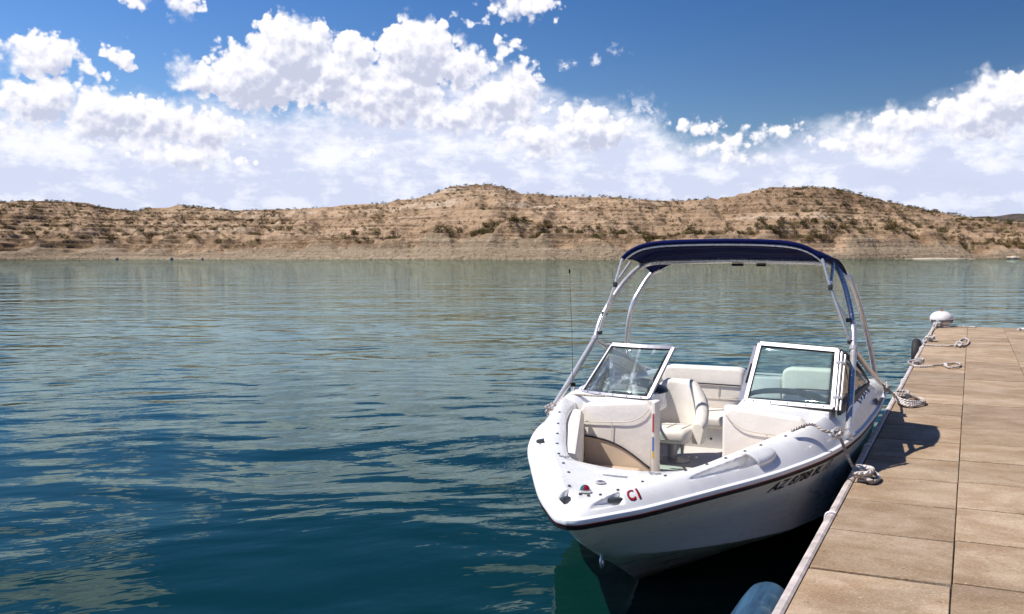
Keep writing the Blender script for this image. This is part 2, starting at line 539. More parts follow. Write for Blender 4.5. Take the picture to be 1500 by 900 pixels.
# hills: eroded desert earth in level beds
mt, T, out = mat('desert_earth')
p = T.n('ShaderNodeBsdfPrincipled')
geo = T.n('ShaderNodeNewGeometry')
pos = geo.outputs['Position']
zone = T.n('ShaderNodeAttribute')
zone.attribute_name = 'zone'
zr, zg, zb = T.sep(zone.outputs['Vector'])
wob = T.noise(pos, 0.02, 3, 0.5)
px_, py_, pz_ = T.sep(pos)
zz = T.m('ADD', pz_, T.m('MULTIPLY', wob, 6.0))
bed = T.noise(T.comb(T.m('MULTIPLY', px_, 0.012), T.m('MULTIPLY', py_, 0.012), zz), 0.34, 5, 0.72)
pat = T.noise(pos, 0.045, 6, 0.65)
fine = T.noise(pos, 0.45, 5, 0.7)
pat2 = T.ss(T.noise(T.v('ADD', pos, (300, 50, 0)), 0.03, 4, 0.6), 0.35, 0.65)
bedm = T.m('MULTIPLY_ADD', T.m('SUBTRACT', bed, 0.5), T.m('MULTIPLY_ADD', pat2, 1.0, 0.25), 0.505)
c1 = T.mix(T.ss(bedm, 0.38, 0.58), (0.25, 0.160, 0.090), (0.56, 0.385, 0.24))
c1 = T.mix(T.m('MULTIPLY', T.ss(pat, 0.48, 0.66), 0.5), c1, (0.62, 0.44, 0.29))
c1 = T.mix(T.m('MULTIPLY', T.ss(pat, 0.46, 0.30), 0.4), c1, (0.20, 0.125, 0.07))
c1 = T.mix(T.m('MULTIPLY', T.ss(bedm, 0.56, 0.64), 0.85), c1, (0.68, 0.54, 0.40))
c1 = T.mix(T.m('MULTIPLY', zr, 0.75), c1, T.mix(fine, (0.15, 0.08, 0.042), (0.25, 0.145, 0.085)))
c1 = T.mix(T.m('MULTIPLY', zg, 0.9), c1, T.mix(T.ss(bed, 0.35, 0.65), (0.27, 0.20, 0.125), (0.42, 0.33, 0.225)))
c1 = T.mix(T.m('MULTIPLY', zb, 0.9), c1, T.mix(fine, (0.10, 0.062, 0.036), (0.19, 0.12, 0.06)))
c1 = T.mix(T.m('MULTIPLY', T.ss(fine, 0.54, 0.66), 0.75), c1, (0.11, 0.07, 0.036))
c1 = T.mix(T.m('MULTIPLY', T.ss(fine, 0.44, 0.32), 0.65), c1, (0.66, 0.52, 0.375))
T.put(p.inputs['Base Color'], c1)
p.inputs['Roughness'].default_value = 0.95
p.inputs['Specular IOR Level'].default_value = 0.1
b = T.n('ShaderNodeBump')
b.inputs['Distance'].default_value = 3.0
T.put(b.inputs['Height'], T.m('ADD', fine, T.m('MULTIPLY', bed, 0.8)))
T.put(p.inputs['Normal'], b.outputs[0])
mt.node_tree.links.new(p.outputs[0], out.inputs[0])
M['earth'] = mt


def leafmat(name, c0, c1):
    mt, T, out = mat(name)
    p = T.n('ShaderNodeBsdfPrincipled')
    at = T.n('ShaderNodeAttribute')
    at.attribute_name = 'tone'
    T.put(p.inputs['Base Color'], T.mix(at.outputs['Fac'], c0, c1))
    p.inputs['Roughness'].default_value = 0.9
    p.inputs['Specular IOR Level'].default_value = 0.1
    mt.node_tree.links.new(p.outputs[0], out.inputs[0])
    return mt


M['olive'] = leafmat('olive_foliage', (0.050, 0.042, 0.014), (0.13, 0.105, 0.038))
M['brown'] = leafmat('dry_foliage', (0.085, 0.050, 0.020), (0.20, 0.13, 0.055))
M['darkleaf'] = leafmat('dark_foliage', (0.035, 0.030, 0.014), (0.085, 0.062, 0.030))
M['stem'] = simple('shrub_stem', (0.10, 0.07, 0.045), 0.9)


# ------------------------------------------------------------------ mesh helpers
def link(name, me, m=None, parent=None, smooth=35):
    o = bpy.data.objects.new(name, me)
    COL.objects.link(o)
    if m is not None and not me.materials:
        me.materials.append(m)
    if smooth is not None:
        me.polygons.foreach_set('use_smooth', [True] * len(me.polygons))
        if smooth < 180:
            me.set_sharp_from_angle(angle=rad(smooth))
    if parent is not None:
        o.parent = parent
    return o


def mesh(name, vs, fs, m=None, parent=None, smooth=35):
    me = bpy.data.meshes.new(name)
    me.from_pydata([tuple(v) for v in vs], [], fs)
    me.update()
    return link(name, me, m, parent, smooth)


def empty(name, loc=(0, 0, 0), rz=0.0):
    o = bpy.data.objects.new(name, None)
    COL.objects.link(o)
    o.location = loc
    o.rotation_euler = (0, 0, rz)
    return o


def tag(o, label, cat, group=None, kind=None):
    if label:
        o['label'] = label
    if cat:
        o['category'] = cat
    if group:
        o['group'] = group
    if kind:
        o['kind'] = kind
    return o


def catmull(pts, n=8, closed=False):
    P = [np.array(p, float) for p in pts]
    N = len(P)
    out = []
    rng = range(N if closed else N - 1)
    for i in rng:
        if closed:
            p0, p1, p2, p3 = P[(i - 1) % N], P[i], P[(i + 1) % N], P[(i + 2) % N]
        else:
            p1, p2 = P[i], P[i + 1]
            p0 = P[i - 1] if i > 0 else 2 * p1 - p2
            p3 = P[i + 2] if i + 2 < N else 2 * p2 - p1
        for k in range(n):
            t = k / n
            out.append(0.5 * (2 * p1 + (p2 - p0) * t + (2 * p0 - 5 * p1 + 4 * p2 - p3) * t ** 2 + (3 * p1 - p0 - 3 * p2 + p3) * t ** 3))
    if not closed:
        out.append(P[-1])
    return out


def tube_data(pts, r, seg=10, closed=False):
    pts = [Vector(p) for p in pts]
    n = len(pts)
    vs, fs, uvs = [], [], []
    tang = []
    for i in range(n):
        a = pts[(i - 1) % n] if (closed or i > 0) else pts[i]
        b = pts[(i + 1) % n] if (closed or i < n - 1) else pts[i]
        t = (b - a)
        tang.append(t.normalized() if t.length > 1e-9 else Vector((0, 0, 1)))
    nrm = tang[0].orthogonal().normalized()
    L = 0
    lens = []
    for i in range(n):
        if i:
            q = tang[i - 1].rotation_difference(tang[i])
            nrm = (q @ nrm).normalized()
            L += (pts[i] - pts[i - 1]).length
        lens.append(L)
        bn = tang[i].cross(nrm)
        rr = r[i] if hasattr(r, '__len__') else r
        for k in range(seg):
            a = 2 * math.pi * k / seg
            vs.append(pts[i] + (nrm * math.cos(a) + bn * math.sin(a)) * rr)
    m = n if closed else n - 1
    for i in range(m):
        j = (i + 1) % n
        for k in range(seg):
            k2 = (k + 1) % seg
            fs.append((i * seg + k, i * seg + k2, j * seg + k2, j * seg + k))
            l0, l1 = lens[i], (lens[j] if j > i else lens[i] + (pts[j] - pts[i]).length)
            uvs += [(l0, k / seg), (l0, (k + 1) / seg), (l1, (k + 1) / seg), (l1, k / seg)]
    if not closed:
        for e, i in ((0, 0), (1, n - 1)):
            c = len(vs)
            vs.append(pts[i] + tang[i] * ((-1 if e == 0 else 1) * (r[i] if hasattr(r, '__len__') else r) * 0.35))
            for k in range(seg):
                k2 = (k + 1) % seg
                f = (c, i * seg + k2, i * seg + k) if e == 0 else (c, i * seg + k, i * seg + k2)
                fs.append(f)
                uvs += [(lens[i], 0.5)] * 3
    return vs, fs, uvs


class MB:
    """collects pieces into one mesh"""
    def __init__(s):
        s.vs, s.fs, s.uv = [], [], []

    def add(s, vs, fs, uv=None):
        o = len(s.vs)
        s.vs += [Vector(v) for v in vs]
        s.fs += [tuple(i + o for i in f) for f in fs]
        s.uv += uv if uv else [(0.0, 0.0)] * sum(len(f) for f in fs)
        return s

    def tube(s, pts, r, seg=10, closed=False):
        return s.add(*tube_data(pts, r, seg, closed))

    def box(s, c, size, bev=0.0, mtx=None, segs=2):
        bm = bmesh.new()
        bmesh.ops.create_cube(bm, size=1.0)
        bmesh.ops.scale(bm, vec=Vector(size), verts=bm.verts)
        if bev > 0:
            bmesh.ops.bevel(bm, geom=list(bm.edges), offset=bev, segments=segs, profile=0.5, affect='EDGES')
        if mtx is not None:
            bmesh.ops.transform(bm, matrix=mtx, verts=bm.verts)
        bmesh.ops.translate(bm, vec=Vector(c), verts=bm.verts)
        bm.verts.index_update()
        s.add([v.co.copy() for v in bm.verts], [tuple(v.index for v in f.verts) for f in bm.faces])
        bm.free()
        return s

    def prism(s, poly, ext, bev=0.0, segs=2):
        """poly: list of 3D points (one face), ext: extrusion vector"""
        bm = bmesh.new()
        vv = [bm.verts.new(Vector(p)) for p in poly]
        f = bm.faces.new(vv)
        r = bmesh.ops.extrude_face_region(bm, geom=[f])
        bmesh.ops.translate(bm, vec=Vector(ext), verts=[g for g in r['geom'] if isinstance(g, bmesh.types.BMVert)])
        bmesh.ops.recalc_face_normals(bm, faces=bm.faces)
        if bev > 0:
            bmesh.ops.bevel(bm, geom=list(bm.edges), offset=bev, segments=segs, profile=0.5, affect='EDGES')
        bm.verts.index_update()
        s.add([v.co.copy() for v in bm.verts], [tuple(v.index for v in f.verts) for f in bm.faces])
        bm.free()
        return s

    def lathe(s, c, prof, seg=20, axis=None):
        """prof: list of (radius, height)"""
        vs, fs = [], []
        for r, h in prof:
            for k in range(seg):
                a = 2 * math.pi * k / seg
                vs.append(Vector((r * math.cos(a), r * math.sin(a), h)))
        for i in range(len(prof) - 1):
            for k in range(seg):
                k2 = (k + 1) % seg
                fs.append((i * seg + k, i * seg + k2, (i + 1) * seg + k2, (i + 1) * seg + k))
        fs.append(tuple(reversed(range(seg))))
        fs.append(tuple((len(prof) - 1) * seg + k for k in range(seg)))
        if axis is not None:
            q = Vector((0, 0, 1)).rotation_difference(Vector(axis).normalized())
            vs = [q @ v for v in vs]
        return s.add([v + Vector(c) for v in vs], fs)

    def grid(s, rows, closed=False):
        n, m = len(rows), len(rows[0])
        vs = [p for r in rows for p in r]
        fs = []
        for i in range(n - 1):
            for j in range(m if closed else m - 1):
                j2 = (j + 1) % m
                fs.append((i * m + j, i * m + j2, (i + 1) * m + j2, (i + 1) * m + j))
        return s.add(vs, fs)

    def build(s, name, m=None, parent=None, smooth=35, uv=False):
        me = bpy.data.meshes.new(name)
        me.from_pydata([tuple(v) for v in s.vs], [], s.fs)
        if uv:
            l = me.uv_layers.new(name='UVMap')
            l.data.foreach_set('uv', [c for q in s.uv for c in q])
        me.update()
        return link(name, me, m, parent, smooth)


def rope(name, pts, r, label=None, cat='rope', group=None, n=8, closed=False, parent=None, extra=()):
    mb = MB().tube(catmull(pts, n, closed), r * 0.82, 10, closed)
    for ex, er in extra:
        mb.tube(catmull(ex, 8), er * 0.82, 10)
    o = mb.build(name, M['rope'], parent, 60, uv=True)
    if label:
        tag(o, label, cat, group)
    return o


# numpy value noise
def vnoise(x, y, seed=0):
    xi, yi = np.floor(x).astype(np.int64), np.floor(y).astype(np.int64)
    xf, yf = x - xi, y - yi
    sx, sy = xf * xf * (3 - 2 * xf), yf * yf * (3 - 2 * yf)

    def hsh(a, b):
        n = (a * 374761393 + b * 668265263 + seed * 1442695041) & 0x7fffffff
        n = ((n ^ (n >> 13)) * 1274126177) & 0x7fffffff
        return ((n ^ (n >> 16)) & 0xffff) / 65535.0
    return (hsh(xi, yi) * (1 - sx) + hsh(xi + 1, yi) * sx) * (1 - sy) + (hsh(xi, yi + 1) * (1 - sx) + hsh(xi + 1, yi + 1) * sx) * sy


def fbm(x, y, oct=4, gain=0.5, seed=0):
    s, a, t = 0, 1.0, 0
    for i in range(oct):
        s = s + a * vnoise(x * 2 ** i, y * 2 ** i, seed + i * 7)
        t += a
        a *= gain
    return s / t


# ------------------------------------------------------------------ water and hills
R_ = 3000.0
WL = -0.20      # water level
wat = mesh('lake_water', [(-R_, -R_, WL), (R_, -R_, WL), (R_, R_, WL), (-R_, R_, WL)], [(0, 1, 2, 3)], M['water'], None, None)
tag(wat, 'dark teal lake water with long ripples mirroring the clouds', 'water', None, 'structure')

RIDGE = [(-900, 318), (-500, 305), (-200, 300), (0, 298), (30, 296), (110, 296), (135, 300), (165, 307), (200, 309), (235, 305), (262, 302),
         (300, 305), (345, 310), (430, 308), (500, 303), (560, 299), (600, 294), (630, 287), (655, 277), (690, 271), (722, 271),
         (745, 278), (765, 284), (830, 289), (870, 288), (900, 291), (960, 294), (1000, 294), (1050, 292), (1085, 286),
         (1120, 277), (1160, 274), (1210, 276), (1250, 284), (1300, 297), (1350, 307), (1400, 316), (1435, 321), (1470, 325),
         (1500, 327), (1600, 330), (1900, 315), (2400, 320)]
rx = np.array([q[0] for q in RIDGE], float)
ry = np.array([q[1] for q in RIDGE], float)


def shore_dist(px):
    return 500 + 25 * np.sin(px / 170.0) + np.clip((px - 1200) / 300.0, 0, 1) * 70 - np.clip((160 - px) / 160.0, 0, 1) * 40


def ridge_dist(px):
    return shore_dist(px) + 190 + 30 * np.sin(px / 260.0 + 1.0)


def terrain(px, t):
    """world point of the hills: px column direction, t = 0 shore, 1 ridge"""
    Ys, Yr = shore_dist(px), ridge_dist(px)
    yt = np.interp(px, rx, ry)
    Y = Ys + t * (Yr - Ys)
    y_sh = HORIZON + F_PX * (EYE - WL) / Ys
    # apparent height profile from the shore to the ridge, with a low beach and stepped slopes
    sp = fbm(px / 120.0, t * 2.0, 3, 0.5, 11) - 0.5
    tt = np.clip(t + sp * 0.30 * np.clip(t * 6, 0, 1) * np.clip((1 - t) * 3, 0, 1), 0, 1)
    k = np.interp(tt, [0, 0.03, 0.10, 0.16, 0.22, 0.30, 0.45, 0.60, 0.75, 0.88, 1.0],
                  [0, 0.075, 0.14, 0.25, 0.30, 0.44, 0.56, 0.70, 0.80, 0.91, 1.0])
    yy = y_sh + (yt - y_sh) * k
    z = EYE + (HORIZON - yy) / F_PX * Y
    X = (px - 750) / F_PX * Y
    inner = np.clip(t * 8, 0, 1) * np.clip((1.0 - t) * 5, 0, 1)
    gul = np.abs(fbm(X / 26.0, Y / 60.0, 4, 0.55, 3) - 0.5) * 2
    z = z + (0.42 - gul) * 12.0 * inner
    z = z + (fbm(X / 6.0, Y / 6.0, 3, 0.5, 5) - 0.5) * 1.5 * np.clip(t * 5, 0.04, 1)
    # level beds: soft terraces
    st = 2.7
    f = z / st + (fbm(X / 90.0, Y / 90.0, 2, 0.5, 9) - 0.5) * 1.2
    fr = f - np.floor(f)
    z = z + st * 0.95 * ((np.clip(fr * 2.4 - 0.7, 0, 1)) - fr) * np.clip(t * 6, 0, 1)
    over = np.clip(t - 1.0, 0, 1)
    z = np.where(t > 1, z - over * 60, z)
    z = np.where(t <= 0, -0.8 + t * 4, z)
    return X, Y, z


PXS = np.concatenate([np.arange(-900, -100, 12.0), np.arange(-100, 1620, 2.5), np.arange(1620, 2400, 12.0)])
TS = np.concatenate([[-0.15, -0.02], np.arange(0.0, 1.0, 0.0048), [1.0, 1.012, 1.03, 1.06, 1.12, 1.25, 1.5]])
GX, GT = np.meshgrid(PXS, TS)
X, Y, Z = terrain(GX, GT)
nr, nc = GX.shape
vs = np.stack([X, Y, Z], -1).reshape(-1, 3)
ii = (np.arange(nr - 1)[:, None] * nc + np.arange(nc - 1)[None, :]).ravel()
fs = np.stack([ii, ii + 1, ii + nc + 1, ii + nc], 1).tolist()
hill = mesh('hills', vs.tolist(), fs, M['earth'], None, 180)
tag(hill, 'bare tan desert hills in level beds above the far shore', 'hills', None, 'structure')
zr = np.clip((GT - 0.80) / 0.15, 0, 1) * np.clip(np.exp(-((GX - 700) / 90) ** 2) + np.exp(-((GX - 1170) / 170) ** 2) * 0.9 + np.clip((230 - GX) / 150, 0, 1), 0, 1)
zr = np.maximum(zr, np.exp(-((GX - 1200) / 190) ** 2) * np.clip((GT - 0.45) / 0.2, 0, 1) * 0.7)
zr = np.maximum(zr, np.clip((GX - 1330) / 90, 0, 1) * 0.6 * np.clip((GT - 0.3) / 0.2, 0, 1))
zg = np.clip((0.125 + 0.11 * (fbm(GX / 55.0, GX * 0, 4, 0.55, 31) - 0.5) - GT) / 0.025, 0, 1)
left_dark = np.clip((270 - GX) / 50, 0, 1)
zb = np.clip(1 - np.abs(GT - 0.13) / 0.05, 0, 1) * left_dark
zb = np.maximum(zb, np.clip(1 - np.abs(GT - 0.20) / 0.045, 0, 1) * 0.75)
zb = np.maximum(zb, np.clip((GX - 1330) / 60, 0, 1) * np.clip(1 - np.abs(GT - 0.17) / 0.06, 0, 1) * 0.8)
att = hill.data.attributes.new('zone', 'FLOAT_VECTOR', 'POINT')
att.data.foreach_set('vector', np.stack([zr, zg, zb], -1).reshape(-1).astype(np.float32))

# low dark ridge far behind, at the right
bx = np.arange(1250, 2300, 8.0)
rows = []
for k, (dY, f) in enumerate([(0, 0.0), (60, 0.75), (110, 1.0), (170, 0.9), (300, 0.0)]):
    row = []
    for q in bx:
        yt = np.interp(q, [1250, 1380, 1410, 1440, 1480, 1520, 1700, 2300], [330, 326, 320, 317.5, 314.5, 313.5, 312, 316])
        Yd = 900 + dY
        zt = EYE + (HORIZON - yt) / F_PX * 1010
        n = (float(fbm(np.array(q / 9.0), np.array(k * 3.3), 3)) - 0.5) * 3.0 * (1 if f > 0.5 else 0)
        row.append(((q - 750) / F_PX * Yd, Yd, max(0, zt * f) + n - (2 if f == 0 else 0)))
    rows.append(row)
far = MB().grid(rows).build('far_ridge', simple('dark_scrub_ridge', (0.075, 0.055, 0.035), 0.95, var=0.5, scale=0.15, bump=1.5, bscale=0.4), None, 180)
tag(far, 'low dark ridge behind the hills at the far right', 'hills', None, 'structure')

# pale sand bar and a pale rock lying in the shallows at the right
rnd = random.Random(4)


def shore_point(px, dz=0.0, back=0.0):
    Yd = float(shore_dist(np.array(px))) - back
    return ((px - 750) / F_PX * Yd, Yd, dz)


def blob_rock(name, loc, size, seed, m):
    bm = bmesh.new()
    bmesh.ops.create_icosphere(bm, subdivisions=3, radius=1.0)
    r = random.Random(seed)
    of = Vector((r.random() * 50, r.random() * 50, r.random() * 50))
    from mathutils import noise as mn
    for v in bm.verts:
        v.co *= 1 + 0.35 * mn.noise(v.co * 1.6 + of) + 0.12 * mn.noise(v.co * 5 + of)
        v.co = Vector((v.co.x * size[0], v.co.y * size[1], v.co.z * size[2]))
    me = bpy.data.meshes.new(name)
    bm.to_mesh(me)
    bm.free()
    o = link(name, me, m, None, 50)
    o.location = loc
    return o


o = blob_rock('sand_bar', shore_point(1375, -0.15, 14), (19, 7, 0.55), 2, M['rock'])
tag(o, 'low pale sand bar at the waterline below the right hill', 'sand', None, 'structure')
o = blob_rock('shore_rock', shore_point(1484, 0.2, 14), (3.6, 2.6, 1.5), 5, M['rock'])
tag(o, 'single pale rock in the shallows at the far right shore', 'rock')
for i, (px, s) in enumerate(((172, 1.0), (252, 1.0), (297, 0.7))):
    mb = MB().lathe((0, 0, 0), [(0.35, -0.4), (0.75, -0.1), (0.85, 0.25), (0.7, 0.6), (0.3, 0.85), (0.14, 0.95), (0.12, 1.25)], 16)
    o = mb.build('marker_buoy', M['bluebuoy'], None)
    o.scale = (s, s, s)
    o.location = shore_point(px, -0.05, 22 + 3 * i)
    tag(o, ['small dark blue buoy off the tip of the pale left spit', 'small dark blue buoy halfway along the left far shore', 'faintest small buoy, right of the other two off the left shore'][i], 'buoy', 'buoys off the far shore')


# shrubs
def shrub_data(seed, n, elong):
    r = random.Random(seed)
    vs, fs, tone = [], [], []
    lobes = [(Vector((r.uniform(-.38, .38), r.uniform(-.38, .38), r.uniform(.30, .55 + .2 * elong))), r.uniform(.26, .46)) for _ in range(6)]
    for _ in range(n):
        c, R = r.choice(lobes)
        d = Vector((r.gauss(0, 1), r.gauss(0, 1), r.gauss(0, 1))).normalized()
        p = c + d * R * r.uniform(0.55, 1.05)
        if p.z < 0.02:
            p.z = r.uniform(0.02, 0.2)
        a = Vector((r.gauss(0, 1), r.gauss(0, 1), r.gauss(0, 1))).normalized()
        b_ = a.orthogonal().normalized()
        s = r.uniform(0.05, 0.12)
        i = len(vs)
        vs += [p + a * s, p - a * s * 0.6 + b_ * s * 0.6, p - a * s * 0.6 - b_ * s * 0.6]
        fs.append((i, i + 1, i + 2))
        tn = r.random()
        tone += [tn] * 3
    return vs, fs, tone


def leaf_mesh(name, vs, fs, tone, m):
    me = bpy.data.meshes.new(name)
    me.from_pydata([tuple(v) for v in vs], [], fs)
    at = me.attributes.new('tone', 'FLOAT', 'POINT')
    at.data.foreach_set('value', tone)
    me.materials.append(m)
    me.update()
    return me


VAR = [shrub_data(s, 170, e) for s, e in ((1, 0), (2, .6), (3, 0), (4, 1), (5, .3), (6, .8))]
KIND = {'olive': M['olive'], 'brown': M['brown'], 'dark': M['darkleaf']}
SMESH = {k: [leaf_mesh('shrub_' + k, *v, m) for v in VAR] for k, m in KIND.items()}
rs = np.random.RandomState(8)
spots = []
for zone_name, n, (p0, p1), (t0, t1), (s0, s1), kinds in (
        ('flat', 800, (0, 1500), (0.17, 0.30), (1.6, 4.4), ('olive', 'olive', 'brown')),
        ('beach', 150, (0, 1500), (0.14, 0.18), (0.8, 2.0), ('brown', 'brown', 'olive')),
        ('slope', 2600, (0, 1500), (0.30, 0.90), (0.8, 2.6), ('olive', 'dark', 'brown')),
        ('left', 1100, (0, 420), (0.30, 0.99), (1.2, 3.0), ('dark', 'dark', 'brown')),
        ('right', 520, (1150, 1500), (0.18, 0.95), (1.4, 3.8), ('olive', 'olive', 'dark')),
        ('crest', 800, (0, 1500), (0.93, 1.01), (0.9, 2.6), ('dark', 'dark', 'olive'))):
    px = rs.uniform(p0, p1, n)
    t = rs.uniform(t0, t1, n)
    X, Y, Z = terrain(px, t)
    clump = fbm(px / 40.0, t * 14, 3, 0.5, 21)
    for i in range(n):
        if clump[i] < (0.42 if zone_name != 'crest' else 0.46):
            continue
        s = (s0 + (s1 - s0) * rs.rand() ** 2.2)
        if zone_name == 'flat' and px[i] < 560 and rs.rand() < 0.45:
            continue
        spots.append((s / Y[i], px[i], t[i], X[i], Y[i], Z[i], s, kinds[rs.randint(len(kinds))], zone_name, rs.randint(len(VAR)), rs.uniform(0, 6.28)))
spots.sort(key=lambda q: -q[0])
WHERE = {
    'flat': 'on the flat strip behind the far beach', 'beach': 'at the back edge of the far beach',
    'slope': 'on the bare slope of the hills', 'left': 'on the dark left hills', 'right': 'on the foot of the right hill',
    'crest': 'on the crest line of the hills'}
TONE = {'olive': 'olive green', 'brown': 'dry brown', 'dark': 'dark'}
for q in spots[:290]:
    _, px, t, x, y, z, s, kd, zn, vi, a = q
    o = bpy.data.objects.new('desert_shrub', SMESH[kd][vi])
    COL.objects.link(o)
    o.location = (x, y, z - 0.12 * s)
    o.scale = (s * 1.15, s * 1.15, s * 0.95)
    o.rotation_euler = (0, 0, a)
    tag(o, f'{TONE[kd]} rounded shrub growing {WHERE[zn]}', 'shrub', f'{TONE[kd]} shrubs {WHERE[zn]}')
avs, afs, atn = [], [], []
for q in spots[290:]:
    _, px, t, x, y, z, s, kd, zn, vi, a = q
    v0, f0, t0 = VAR[vi]
    keep = 44
    off = len(avs)
    ca, sa = math.cos(a), math.sin(a)
    for i in range(keep * 3):
        v = v0[i]
        sc = 1.5
        fc = v0[(i // 3) * 3]
        v = fc + (v - fc) * sc
        avs.append((x + (v.x * ca - v.y * sa) * s * 1.15, y + (v.x * sa + v.y * ca) * s * 1.15, z - 0.1 * s + v.z * s * 0.95))
    afs += [(off + 3 * i, off + 3 * i + 1, off + 3 * i + 2) for i in range(keep)]
    base = {'olive': 0.75, 'brown': 1.0, 'dark': 0.25}[kd]
    atn += [min(1.0, base * (0.4 + tv)) for tv in t0[:keep * 3]]
me = leaf_mesh('hill_scrub', avs, afs, atn, M['olive'])
o = bpy.data.objects.new('hill_scrub', me)
COL.objects.link(o)
tag(o, 'small scattered scrub dotted all over the desert hills', 'scrub', None, 'stuff')

# ------------------------------------------------------------------ dock
BOW = Vector((0.3095, 5.4593, 0.0))
HEAD = rad(-25.2)
DZ = 0.40
dock = empty('floating_dock', BOW, HEAD)
tag(dock, 'long floating dock of weathered sandy panels beside the white motorboat', 'dock')
cols = [(1.30, 1.99), (1.99, 2.73), (2.73, 3.45), (3.45, 4.15)]
A0, A1, STEP = -9.57, 19.75, 0.8144
OFFS = [0.0, 0.06, 0.3, 0.1]
rnd = random.Random(12)
for ci, (u0, u1) in enumerate(cols):
    vs, fs, tn = [], [], []
    a = A0 + OFFS[ci]
    mb = MB()
    while a < A1 - 0.02:
        a2 = min(a + STEP, A1)
        g, ga = 0.0028, 0.0155
        n0 = len(mb.vs)
        dzj = rnd.uniform(-0.003, 0.003)
        mb.box(((u0 + u1) / 2 + rnd.uniform(-.002, .002), (a + a2) / 2, DZ - 0.02 + dzj), (u1 - u0 - 2 * g, a2 - a - 2 * ga, 0.04), 0.004, Matrix.Rotation(rnd.uniform(-.002, .002), 4, 'Z'), 1)
        tn += [rnd.random()] * (len(mb.vs) - n0)
        a = a2
    o = mb.build('deck_panels', M['panel'], dock, 40)
    at = o.data.attributes.new('tone', 'FLOAT', 'POINT')
    at.data.foreach_set('value', tn)
mb = MB().box((2.72, (A0 + A1) / 2, DZ - 0.067), (2.82, A1 - A0 - 0.02, 0.11), 0.0)
mb.build('dock_frame', M['joint'], dock)
mb = MB()
for k in range(8):
    mb.box((2.7, A0 + 2 + k * 3.7, -0.03), (2.5, 3.0, 0.62), 0.04)
mb.build('dock_floats', M['float'], dock)
# white edge bumper in lengths
prof = [(1.297, 0.403), (1.285, 0.412), (1.262, 0.412), (1.246, 0.400), (1.240, 0.375), (1.242, 0.30), (1.258, 0.27), (1.297, 0.27)]
mb = MB()
a = A0
while a < A1:
    a2 = min(a + 2.47, A1)
    jog = rnd.uniform(-.004, .004)
    rows = []
    for aa in (a + .003, a2 - .003):
        rows.append([(u + jog, aa, z) for u, z in prof])
    n0 = len(mb.vs)
    mb.grid(rows, True)
    k = len(prof)
    mb.fs.append(tuple(n0 + i for i in range(k)))
    mb.fs.append(tuple(n0 + k + i for i in reversed(range(k))))
    mb.uv += [(0, 0)] * (2 * k)
    a = a2
mb.build('edge_bumper', M['dockstrip'], dock, 30)
for aa in (1.33, 3.8, -1.14, 8.7, 13.7):
    MB().tube(catmull([(1.30, aa, 0.418), (1.27, aa, 0.421), (1.242, aa, 0.405), (1.234, aa + .005, 0.36)], 4), 0.008, 6).build('bumper_clip', M['rail'], dock)


def cleat_mesh(u, a):
    mb = MB()
    mb.box((u, a, DZ + 0.012), (0.07, 0.13, 0.022), 0.006)
    for s in (-1, 1):
        mb.lathe((u, a + s * 0.04, DZ + 0.02), [(0.02, 0), (0.014, 0.02), (0.015, 0.05)], 10)
    mb.tube(catmull([(u, a - .15, DZ + .085), (u, a - .09, DZ + .075), (u, a, DZ + .07), (u, a + .09, DZ + .075), (u, a + .15, DZ + .085)], 4),
            [.010, .012, .013, .014, .015, .016, .016, .016, .016, .016, .016, .016, .015, .014, .013, .012, .010], 10)
    return mb


for (u, a) in ((1.36, 2.42), (1.365, 6.55), (1.36, 10.55), (1.36, 15.15), (1.36, 19.1)):
    cleat_mesh(u, a).build('dock_cleat', M['galv'], dock)


def from_dock(pts):
    m = Matrix.Translation(BOW) @ Matrix.Rotation(HEAD, 4, 'Z')
    return [m @ Vector(p) for p in pts]


def wraps(u, a, r=0.017, turns=3, seed=0):
    """figure-of-eight turns of rope on a cleat"""
    rr = random.Random(seed)
    pts = []
    z = DZ + 0.05
    for k in range(turns):
        z2 = z + k * 0.022
        j = lambda: rr.uniform(-.012, .012)
        pts += [(u - .055 + j(), a - .075 + j(), z2), (u + .05 + j(), a - .10 + j(), z2 + .01), (u + .06 + j(), a + j(), z2 + .02),
                (u - .05 + j(), a + .08 + j(), z2 + .012), (u + .03 + j(), a + .11 + j(), z2 + .006), (u + .055 + j(), a + .03 + j(), z2 + .016),
                (u - .05 + j(), a - .02 + j(), z2 + .022)]
    return pts


# ropes lying on the dock
zR = DZ + 0.022
ptsA = [(1.29, 10.95, DZ + .05), (1.24, 10.9, DZ + .045), (1.22, 10.6, DZ + .045), (1.33, 10.40, zR), (1.51, 10.45, zR), (1.61, 10.66, zR), (1.70, 10.68, zR),
        (1.79, 10.40, zR), (1.89, 10.55, zR), (1.925, 10.88, zR), (1.86, 11.12, zR), (1.78, 10.98, zR), (1.71, 10.72, zR + .022)]
rope('dock_line', from_dock(ptsA), 0.017, 'white rope with a narrow eye loop on the dock, nearest of the three dock lines', 'rope', 'looped lines on the dock',
     extra=[(from_dock(wraps(1.36, 10.55, seed=3)), 0.016), (from_dock([(1.66, 10.70, zR + .004), (1.71, 10.66, zR + .02), (1.76, 10.58, zR + .004)]), 0.024)])
ptsB = [(1.27, 15.1, DZ + .06), (1.255, 14.7, DZ + .05), (1.30, 14.25, zR), (1.42, 14.1, zR), (1.57, 14.02, zR), (1.75, 14.15, zR), (1.86, 14.5, zR),
        (1.87, 15.3, zR), (1.93, 15.85, zR), (2.0, 15.8, zR), (2.03, 15.3, zR), (2.0, 14.6, zR), (1.93, 14.2, zR), (1.85, 14.25, zR + .03)]
